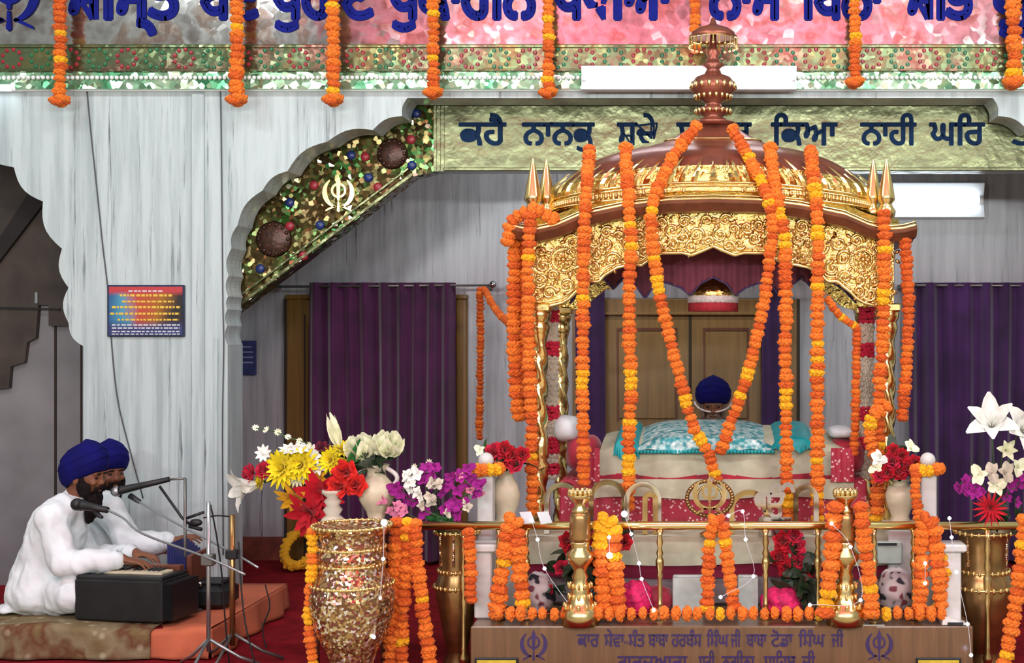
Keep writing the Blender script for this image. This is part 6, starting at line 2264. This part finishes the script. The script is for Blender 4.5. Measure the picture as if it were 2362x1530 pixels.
def bouquets():
    # mixed bouquet at the left
    Y = 6.40
    root = W(868, 1080, 6.42)
    def fl(kind, mat, px, py, s, d, lab, dy=0.0, **kw):
        s *= 1.1 if kind in ('lily', 'poinsettia', 'bud') else 1.0 if kind == 'bud_rose' else 1.28
        return flower(kind, mat, W(px, py, Y + dy), d, S(s, Y), root, lab, **kw)
    L, U, C = (-0.8, -0.5, 0.1), (0.1, -0.5, 1), (-0.2, -1, 0.2)
    fl('bud_rose', 'petal_cream', 893, 1045, 62, (0.15, -0.35, 1), 'tallest cream rose, at the right end of the mixed bouquet', name='cream_rose', leaves=2)
    fl('bud_rose', 'petal_cream', 836, 1052, 62, (-0.1, -0.4, 1), 'cream rose left of the tallest one in the mixed bouquet', name='cream_rose', leaves=2)
    fl('bud', 'petal_cream', 782, 1030, 74, (-0.28, -0.1, 1), 'long closed lily bud rising over the bouquet', name='lily_bud')
    fl('mum', 'petal_yellow', 792, 1040, 44, U, 'bright yellow chrysanthemum under the lily bud', name='yellow_chrysanthemum')
    fl('mum', 'petal_yellow', 764, 1062, 50, C, 'bright yellow chrysanthemum left of the green leaf', name='yellow_chrysanthemum')
    fl('mum', 'petal_yellow', 790, 1078, 36, C, 'small yellow chrysanthemum just above the red roses', name='yellow_chrysanthemum')
    fl('mum', 'petal_yellow', 655, 1082, 72, (-0.4, -1, 0.3), 'largest yellow chrysanthemum at the left of the bouquet', name='yellow_chrysanthemum')
    fl('mum', 'petal_yellow', 697, 1074, 66, C, 'yellow chrysanthemum beside the largest one', name='yellow_chrysanthemum')
    fl('mum', 'petal_yellow', 606, 1108, 38, L, 'small yellow chrysanthemum near the white lily', name='yellow_chrysanthemum')
    fl('mum', 'petal_cream', 686, 1098, 44, C, 'pale chrysanthemum below the yellow pair', name='pale_chrysanthemum')
    fl('daisy', 'petal_white', 668, 1040, 44, U, 'white daisy at the top left of the bouquet', name='white_daisy')
    fl('daisy', 'petal_white', 694, 1038, 44, U, 'white daisy second from left at the bouquet top', name='white_daisy')
    fl('daisy', 'petal_white', 720, 1052, 46, C, 'white daisy in the middle of the bouquet', name='white_daisy')
    fl('daisy', 'petal_white', 735, 1072, 46, C, 'white daisy low in the middle of the bouquet', name='white_daisy')
    fl('daisy', 'petal_white', 609, 1046, 36, C, 'lone white daisy standing clear at the left', name='white_daisy')
    fl('poinsettia', 'petal_gold', 682, 1148, 74, (-0.3, -0.8, -0.5), 'amber flower drooping under the yellow chrysanthemums', name='amber_flower')
    fl('poinsettia', 'petal_gold', 738, 1102, 36, C, 'small amber flower left of the scarlet roses', name='amber_flower')
    fl('poinsettia', 'petal_red', 742, 1140, 96, (-0.2, -1, -0.1), 'big crimson poinsettia in the middle of the bouquet', name='poinsettia', dy=-0.02)
    fl('poinsettia', 'petal_red', 716, 1182, 92, (-0.3, -1, -0.35), 'big crimson poinsettia hanging lowest in the bouquet', name='poinsettia', dy=-0.03)
    fl('rose', 'petal_scarlet', 800, 1092, 52, C, 'scarlet rose highest of the three beside the cream vase', name='scarlet_rose', dy=-0.04)
    fl('rose', 'petal_scarlet', 786, 1122, 46, C, 'scarlet rose lowest left of the three beside the cream vase', name='scarlet_rose', dy=-0.06)
    fl('rose', 'petal_scarlet', 822, 1118, 44, (0.1, -1, 0), 'scarlet rose nearest the cream vase body', name='scarlet_rose', dy=-0.06)
    fl('rose', 'petal_rose', 583, 1092, 38, L, 'crimson rose near the far left tip of the bouquet', name='crimson_rose')
    fl('rose', 'petal_rose', 612, 1086, 34, C, 'crimson rose beside the far left yellow chrysanthemum', name='crimson_rose')
    fl('rose', 'petal_maroon', 742, 1036, 28, U, 'dark maroon rosebud above the white daisies', name='maroon_rosebud')
    fl('lily', 'petal_white', 590, 1118, 84, (-0.75, -0.6, -0.15), 'white lily drooping at the far left of the bouquet', name='white_lily')
    spray('daisy', 'petal_cream', [W(716, 1026, Y), W(690, 1016, Y), W(665, 1010, Y), W(640, 998, Y), W(615, 992, Y), W(590, 988, Y)], S(19, Y), root, 'thin spray of tiny cream buds arching to the left above the bouquet', name='bud_spray', cat='flower', seed=4)
    t = thing('green_leaf', 'single bright green leaf between yellow chrysanthemum and cream rose', 'leaf', W(818, 1062, Y))
    put(LEAF['leaf_green'], 'leaf_blade', t, W(806, 1068, Y - 0.05), (0.9, -0.6, 0.5), 0.13, 1.2)
    MB().tube(catmull([root, W(842, 1078, Y - 0.02), W(806, 1068, Y - 0.05)], 4), 0.003, 5).build('stem', 'stem_green', t, smooth=True)
    t = thing('dark_leaves', 'dark leaf cluster at the neck of the cream vase', 'leaves', W(866, 1088, Y))
    rnd = random.Random(3)
    for i in range(16):
        p = root + Vector((rnd.uniform(-0.05, 0.05), rnd.uniform(-0.06, 0.02), rnd.uniform(-0.03, 0.08)))
        put(LEAF['leaf_dark'], 'leaf_blade', t, p, (rnd.uniform(-1, 1), -0.6, rnd.uniform(-0.2, 1)), rnd.uniform(0.07, 0.11), rnd.uniform(0, 6))
    # purple and white orchids in the slim gold vase
    Yo = 6.38
    rt = W(1024, 1226, 6.44)
    P = lambda l: [W(a, b, Yo + dy) for a, b, dy in l]
    spray('orchid', 'petal_magenta', P([(970, 1165, 0), (940, 1150, 0), (928, 1128, 0), (918, 1140, 0.02)]), S(34, Yo), rt, 'magenta orchid spray leaning out farthest to the left of the orchid bunch', n=2, seed=1)
    spray('orchid', 'petal_magenta', P([(1006, 1120, 0), (996, 1100, 0), (1010, 1090, 0), (988, 1096, -0.02)]), S(33, Yo), rt, 'magenta orchid spray at the top left of the orchid bunch', n=2, seed=2)
    spray('orchid', 'petal_magenta', P([(1046, 1120, 0), (1058, 1102, 0), (1072, 1088, 0)]), S(33, Yo), rt, 'magenta orchid spray at the top right of the orchid bunch', n=2, seed=3)
    spray('orchid', 'petal_magenta', P([(1062, 1150, -0.02), (1092, 1138, 0), (1112, 1118, 0), (1098, 1128, 0)]), S(33, Yo), rt, 'magenta orchid spray leaning right towards the white newel post', n=2, seed=4)
    spray('orchid', 'petal_magenta', P([(1048, 1180, -0.04), (1054, 1168, -0.04), (1040, 1186, -0.04)]), S(32, Yo), rt, 'magenta orchid spray low over the rail in the orchid bunch', n=2, seed=5)
    spray('orchid', 'petal_pink', P([(1085, 1130, -0.04), (1108, 1142, -0.02), (1060, 1096, -0.03)]), S(24, Yo), rt, 'pale pink orchid spray scattered in the right half of the orchid bunch', n=1, seed=6)
    spray('orchid', 'petal_white', P([(972, 1140, -0.03), (960, 1120, -0.03), (952, 1100, -0.03), (950, 1084, -0.03)]), S(32, Yo), rt, 'tall white orchid spray in the left half of the orchid bunch', n=2, seed=7)
    spray('orchid', 'tuberose', P([(1002, 1148, -0.05), (1010, 1130, -0.05), (1018, 1118, -0.05)]), S(30, Yo), rt, 'white orchid spray in the middle of the orchid bunch', n=2, seed=8)
    spray('daisy', 'petal_cream', P([(968, 1082, 0.02), (986, 1074, 0.02)]), S(22, Yo), rt, 'small cream flowers topping the orchid bunch', n=2, seed=9, name='cream_spray')
    spray('orchid', 'petal_pink', P([(932, 1182, -0.04), (914, 1176, -0.02), (902, 1166, 0)]), S(30, Yo), rt, 'rose pink spray low beside the cream vase', n=2, seed=10, name='pink_spray')
    spray('orchid', 'tuberose', P([(975, 1178, -0.04), (1030, 1196, -0.05), (1080, 1172, -0.03)]), S(24, Yo), rt, 'faded beige blossoms low in the orchid bunch', n=2, seed=11, name='beige_spray')
    t = thing('green_leaves', 'dark green leaf tuft at the foot of the orchid bunch', 'leaves', rt)
    for i in range(12):
        put(LEAF['leaf_green'], 'leaf_blade', t, rt + Vector((rnd.uniform(-0.03, 0.03), -0.05, rnd.uniform(0.0, 0.05))), (rnd.uniform(-0.8, 0.8), -0.5, 1), rnd.uniform(0.07, 0.11), rnd.uniform(0, 6))
    # roses in the two stone vases
    for rootp, lst, side in ((W(1166, 1090, 6.62), [(1142, 1046, 50), (1164, 1040, 46), (1180, 1052, 44), (1190, 1072, 48), (1162, 1062, 46), (1204, 1050, 40)], 'left'), (W(2076, 1112, 6.62), [(2060, 1066, 46), (2046, 1092, 42), (2078, 1052, 40), (2094, 1082, 46), (2074, 1090, 46), (2108, 1068, 38), (2030, 1100, 36), (2060, 1040, 34)], 'right')):
        who = ['topmost left', 'topmost', 'middle', 'lowest right', 'front', 'rightmost', 'outermost low', 'highest small']
        for i, (px, py, s) in enumerate(lst):
            flower('rose', 'petal_red' if i % 3 else 'petal_rose', W(px, py, 6.56), (0.3 * (i % 3 - 1), -1, 0.4), S(s, 6.56), rootp, '%s red rose in the %s stone vase' % (who[i], side), name='red_rose', leaves=1, seed=i)
    rr = W(2076, 1112, 6.62)
    flower('orchid', 'petal_white', W(2030, 1058, 6.56), (-0.5, -1, 0.4), S(44, 6.56), rr, 'white flower at the left of the right stone vase bouquet, under the marigold knot', name='white_flower', leaves=2, lm='leaf_green')
    flower('orchid', 'petal_cream', W(2020, 1080, 6.56), (-0.5, -1, 0.1), S(36, 6.56), rr, 'cream flower low at the left of the right stone vase bouquet', name='white_flower', leaves=1, lm='leaf_green')
    flower('orchid', 'petal_cream', W(2102, 1032, 6.56), (0.3, -1, 0.5), S(38, 6.56), rr, 'cream flower topping the right stone vase bouquet near the newel ball', name='white_flower', leaves=1)
    flower('orchid', 'petal_cream', W(1106, 1040, 6.56), (-0.3, -1, 0.5), S(32, 6.56), W(1166, 1090, 6.62), 'small cream flower left of the roses in the left stone vase', name='white_flower', leaves=1, lm='leaf_green')
    # right-hand lilies and orchids
    rt = W(2300, 1228, 6.44)
    Yr = 6.34
    flower('lily', 'petal_white', W(2288, 990, Yr), (-0.2, -0.8, 0.5), S(110, Yr), rt, 'large open white lily standing highest at the right', name='white_lily')
    flower('lily', 'petal_white', W(2352, 998, Yr), (0.2, -0.9, 0.3), S(110, Yr), rt, 'large white lily cut by the right edge of the picture', name='white_lily')
    flower('lily', 'petal_cream', W(2318, 1040, Yr), (0.1, -1, 0.2), S(44, Yr), rt, 'small half open lily between large lilies and cream orchids', name='white_lily')
    for i, (px, py, w_) in enumerate(((2256, 1096, 'leftmost'), (2288, 1092, 'middle'), (2300, 1122, 'lower'), (2322, 1090, 'right'), (2350, 1080, 'rightmost'))):
        flower('orchid', 'tuberose' if i % 2 else 'petal_cream', W(px, py, Yr), (0.2 * (i - 2), -1, 0.3), S(50, Yr), rt, '%s cream orchid under the white lilies at the right edge' % w_, name='cream_orchid', seed=i)
    spray('orchid', 'petal_magenta', [W(2262, 1130, Yr), W(2240, 1128, Yr), W(2222, 1112, Yr), W(2212, 1120, Yr)], S(32, Yr), rt, 'magenta orchid spray leaning left below the cream orchids', n=2, seed=21)
    spray('orchid', 'petal_magenta', [W(2326, 1140, Yr), W(2342, 1126, Yr), W(2352, 1110, Yr)], S(32, Yr), rt, 'magenta orchid spray right of the spider flower', n=2, seed=22)
    flower('spider', 'petal_red', W(2284, 1174, Yr - 0.06), (-0.1, -1, 0.15), S(70, Yr), rt, 'red spider chrysanthemum with pale tips lying on the rail', name='spider_chrysanthemum', leaves=2)
    t = thing('dark_leaves', 'dark leaf cluster right of the red spider flower', 'leaves', rt)
    for i in range(12):
        put(LEAF['leaf_dark'], 'leaf_blade', t, rt + Vector((rnd.uniform(0.0, 0.12), -0.04, rnd.uniform(0.0, 0.1))), (rnd.uniform(-0.8, 0.8), -0.7, 0.7), rnd.uniform(0.07, 0.11), rnd.uniform(0, 6))
    # red rose bunches behind the rail
    for lst, rootp, side in (([(1310, 1248, 44), (1296, 1310, 40), (1316, 1268, 40), (1372, 1246, 40), (1440, 1252, 44), (1372, 1340, 40), (1262, 1362, 36), (1330, 1300, 38), (1364, 1292, 38)], W(1345, 1408, 6.4), 'left'),
                             ([(1808, 1250, 52), (1836, 1262, 50), (1796, 1286, 48), (1842, 1298, 44), (1814, 1312, 46), (1830, 1238, 44), (1856, 1330, 36)], W(1836, 1408, 6.4), 'right')):
        who = ['highest', 'left', 'second', 'upper right', 'outer right', 'lower right', 'low left', 'inner', 'centre']
        for i, (px, py, s) in enumerate(lst):
            flower('rose', 'petal_rose' if i % 2 else 'petal_red', W(px, py, 6.42), (0.25 * (i % 3 - 1), -1, 0.3), S(s, 6.42), rootp, '%s red rose of the bunch behind the rail by the %s lamp stand' % (who[i], side), name='red_rose', leaves=3, seed=i + 40)
        t = thing('dark_leaves', 'dark leaves of the rose bunch by the %s lamp stand' % side, 'leaves', rootp)
        for i in range(30):
            p = rootp + Vector((rnd.uniform(-0.05, 0.09), rnd.uniform(-0.05, 0.03), rnd.uniform(0.02, 0.24)))
            put(LEAF['leaf_dark'], 'leaf_blade', t, p, (rnd.uniform(-1, 1), -0.7, rnd.uniform(-0.3, 1)), rnd.uniform(0.08, 0.13), rnd.uniform(0, 6))


def small_things():
    # crumpled pink cloths and printed bundles at the foot of the draped table
    def lump(name, mat, px, py, rx, rz, Y, ry, lab, cat, seed, amp=0.16):
        c = W(px, py, Y)
        m = MB().ball(c, (S(rx, Y), ry, S(rz, Y)), 40, 26)
        for i, p in enumerate(m.v):
            d = p - c
            q = d.normalized()
            k = 1 + amp * noise.noise(q * 3.2 + Vector((seed, 0, 0))) + amp * 0.6 * noise.noise(q * 8 + Vector((0, seed, 0)))
            p = c + d * k
            p.z = max(p.z, 0.257)
            m.v[i] = p
        return tag(m.build(name, mat, smooth=True), lab, cat)
    lump('pink_cloth', 'pink_cloth', 1468, 1382, 40, 42, 6.40, 0.09, 'bright pink ruffled cloth bundle left of the white tissue box', 'cloth', 1)
    lump('pink_cloth', 'crimson_velvet', 1518, 1384, 34, 34, 6.44, 0.07, 'crimson pink cloth bundle touching the white tissue box', 'cloth', 2)
    lump('pink_cloth', 'pink_cloth', 1806, 1388, 54, 36, 6.40, 0.09, 'bright pink ruffled cloth bundle in front of the right roses', 'cloth', 3)
    lump('printed_bundle', 'flower_print', 1238, 1372, 42, 52, 6.45, 0.10, 'grey and black flower print bundle at the left end of the plinth', 'cloth', 4, 0.08)
    lump('printed_bundle', 'flower_print', 2066, 1362, 46, 52, 6.45, 0.10, 'grey and black flower print bundle at the right end of the plinth', 'cloth', 5, 0.08)
    Y = 6.44
    for a, b, y0, y1, lab in ((1552, 1622, 1330, 1408, 'pale green tissue box at the foot of the draped table, left of the middle garland'), (1702, 1748, 1330, 1408, 'pale green carton standing right of the middle garland')):
        t = thing('tissue_box', lab, 'box', (X((a + b) / 2, Y), Y, 0.257))
        MB().box(X(a, Y), X(b, Y), Y - 0.05, Y + 0.05, 0.257, Z(y0, Y), 0.004).build('carton', 'box_card', t)
        MB().box(X(a + 12, Y), X(b - 12, Y), Y - 0.02, Y + 0.02, Z(y0, Y), Z(y0, Y) + 0.003).build('opening', 'paper', t)
    t = thing('paper_parcel', 'small pale parcel on the plinth behind the right newel garland', 'parcel', (X(2052, 6.56), 6.545, 0.45))
    m = MB().box(X(2022, 6.57), X(2078, 6.57), 6.53, 6.58, Z(1298, 6.57), Z(1248, 6.57), 0.004)
    m.build('wrapping', 'box_card', t)
    MB().box(X(2022, 6.57), X(2066, 6.57), 6.526, 6.532, Z(1256, 6.57), Z(1250, 6.57)).build('dark_slot', 'shoe_black', t)
    # crumpled foil at the right end of the plinth top
    t = thing('plastic_tray', 'white and black plastic tray at the right front corner of the plinth', 'tray', (X(2200, 6.2), 6.22, 0.256))
    MB().prism([(X(2172, 6.18), 0.257), (X(2176, 6.18), 0.300), (X(2188, 6.18), 0.290), (X(2225, 6.18), 0.264), (X(2232, 6.18), 0.257)], 6.17, 6.25).build('tray_side', 'ceramic_white', t)
    MB().box(X(2186, 6.165), X(2222, 6.165), 6.163, 6.17, 0.259, 0.270).build('dark_band', 'shoe_black', t)
    o = MB().box(X(1960, 6.165), X(2040, 6.165), 6.156, 6.185, 0.2555, 0.262).build('steel_ruler', 'steel')
    tag(o, 'short shiny metal strip lying on the plinth front edge', 'strip')
    # mustard wreath leaning at the foot of the ochre doorway
    c = W(692, 1248, 9.0)
    t = thing('yellow_wreath', 'mustard yellow wreath leaning at the foot of the ochre door frame', 'wreath', (c.x, 9.0, 0.01))
    R1 = S(34, 9.0)
    zc = R1 + 0.045
    ring = [Vector((c.x + R1 * math.cos(2 * PI * k / 36), 9.0 + 0.10 * math.sin(2 * PI * k / 36), zc + R1 * math.sin(2 * PI * k / 36))) for k in range(37)]
    m = MB().tube(ring, 0.030, 10)
    for k in range(36):
        for j in range(4):
            an = 2 * PI * j / 4 + k
            m.ball(ring[k] + Vector((0.022 * math.cos(an), 0.022 * math.sin(an), 0.02 * math.sin(an * 1.7))), 0.017, 6, 5)
    m.build('woven_ring', 'petal_gold', t)
    # LED strings
    def led(lst, lab, wire=True, big=()):
        pts = [W(*p) for p in lst]
        t = thing('light_string', lab, 'lights', pts[-1])
        MB().tube(catmull(pts, 5), 0.0015, 5).build('lead', 'wire_clear', t)
        for i, p in enumerate(pts):
            r = 0.0085 if i not in big else 0.015
            MB().ball(p, r, 10, 8).build('led_bulb', 'led_glow', t, smooth=True)
    Y = 6.2
    led([(1226, 1200, Y), (1240, 1245, Y), (1256, 1312, Y), (1322, 1408, 6.17)], 'LED string slanting down from the pale cards to the left lamp stand foot')
    led([(1440, 1186, 6.24), (1456, 1232, Y), (1474, 1300, Y), (1480, 1336, Y), (1508, 1408, 6.17)], 'LED string hanging from the rail over the pink cloth', big=(0,))
    led([(1680, 1190, 6.24), (1713, 1180, 6.24), (1720, 1245, Y), (1738, 1330, Y), (1662, 1378, 6.17)], 'LED string hanging from the rail right of its middle garland')
    led([(1918, 1208, 6.12), (1962, 1262, 6.1), (1985, 1385, 6.1), (1868, 1396, 6.12)], 'LED string wound at the right lamp stand')
    led([(2190, 1196, 6.24), (2195, 1240, Y), (2206, 1320, 6.15), (2232, 1440, 6.1), (2240, 1512, 6.08)], 'LED string hanging down past the low marble pillar')
    led([(886, 1206, 5.95), (884, 1290, 5.94), (876, 1380, 5.94), (862, 1470, 5.94)], 'LED string down the right side of the mirrored vase', big=(0,))
    led([(1405, 1240, 6.17), (1406, 1282, 6.17)], 'single glowing LED on the yellow topped rail garland', big=(1,))
    led([(2134, 1300, 6.18), (2134, 1346, 6.18)], 'single glowing LED on the right newel garland')


people()
stage()
mic_stands()
vases()
bouquets()
small_things()
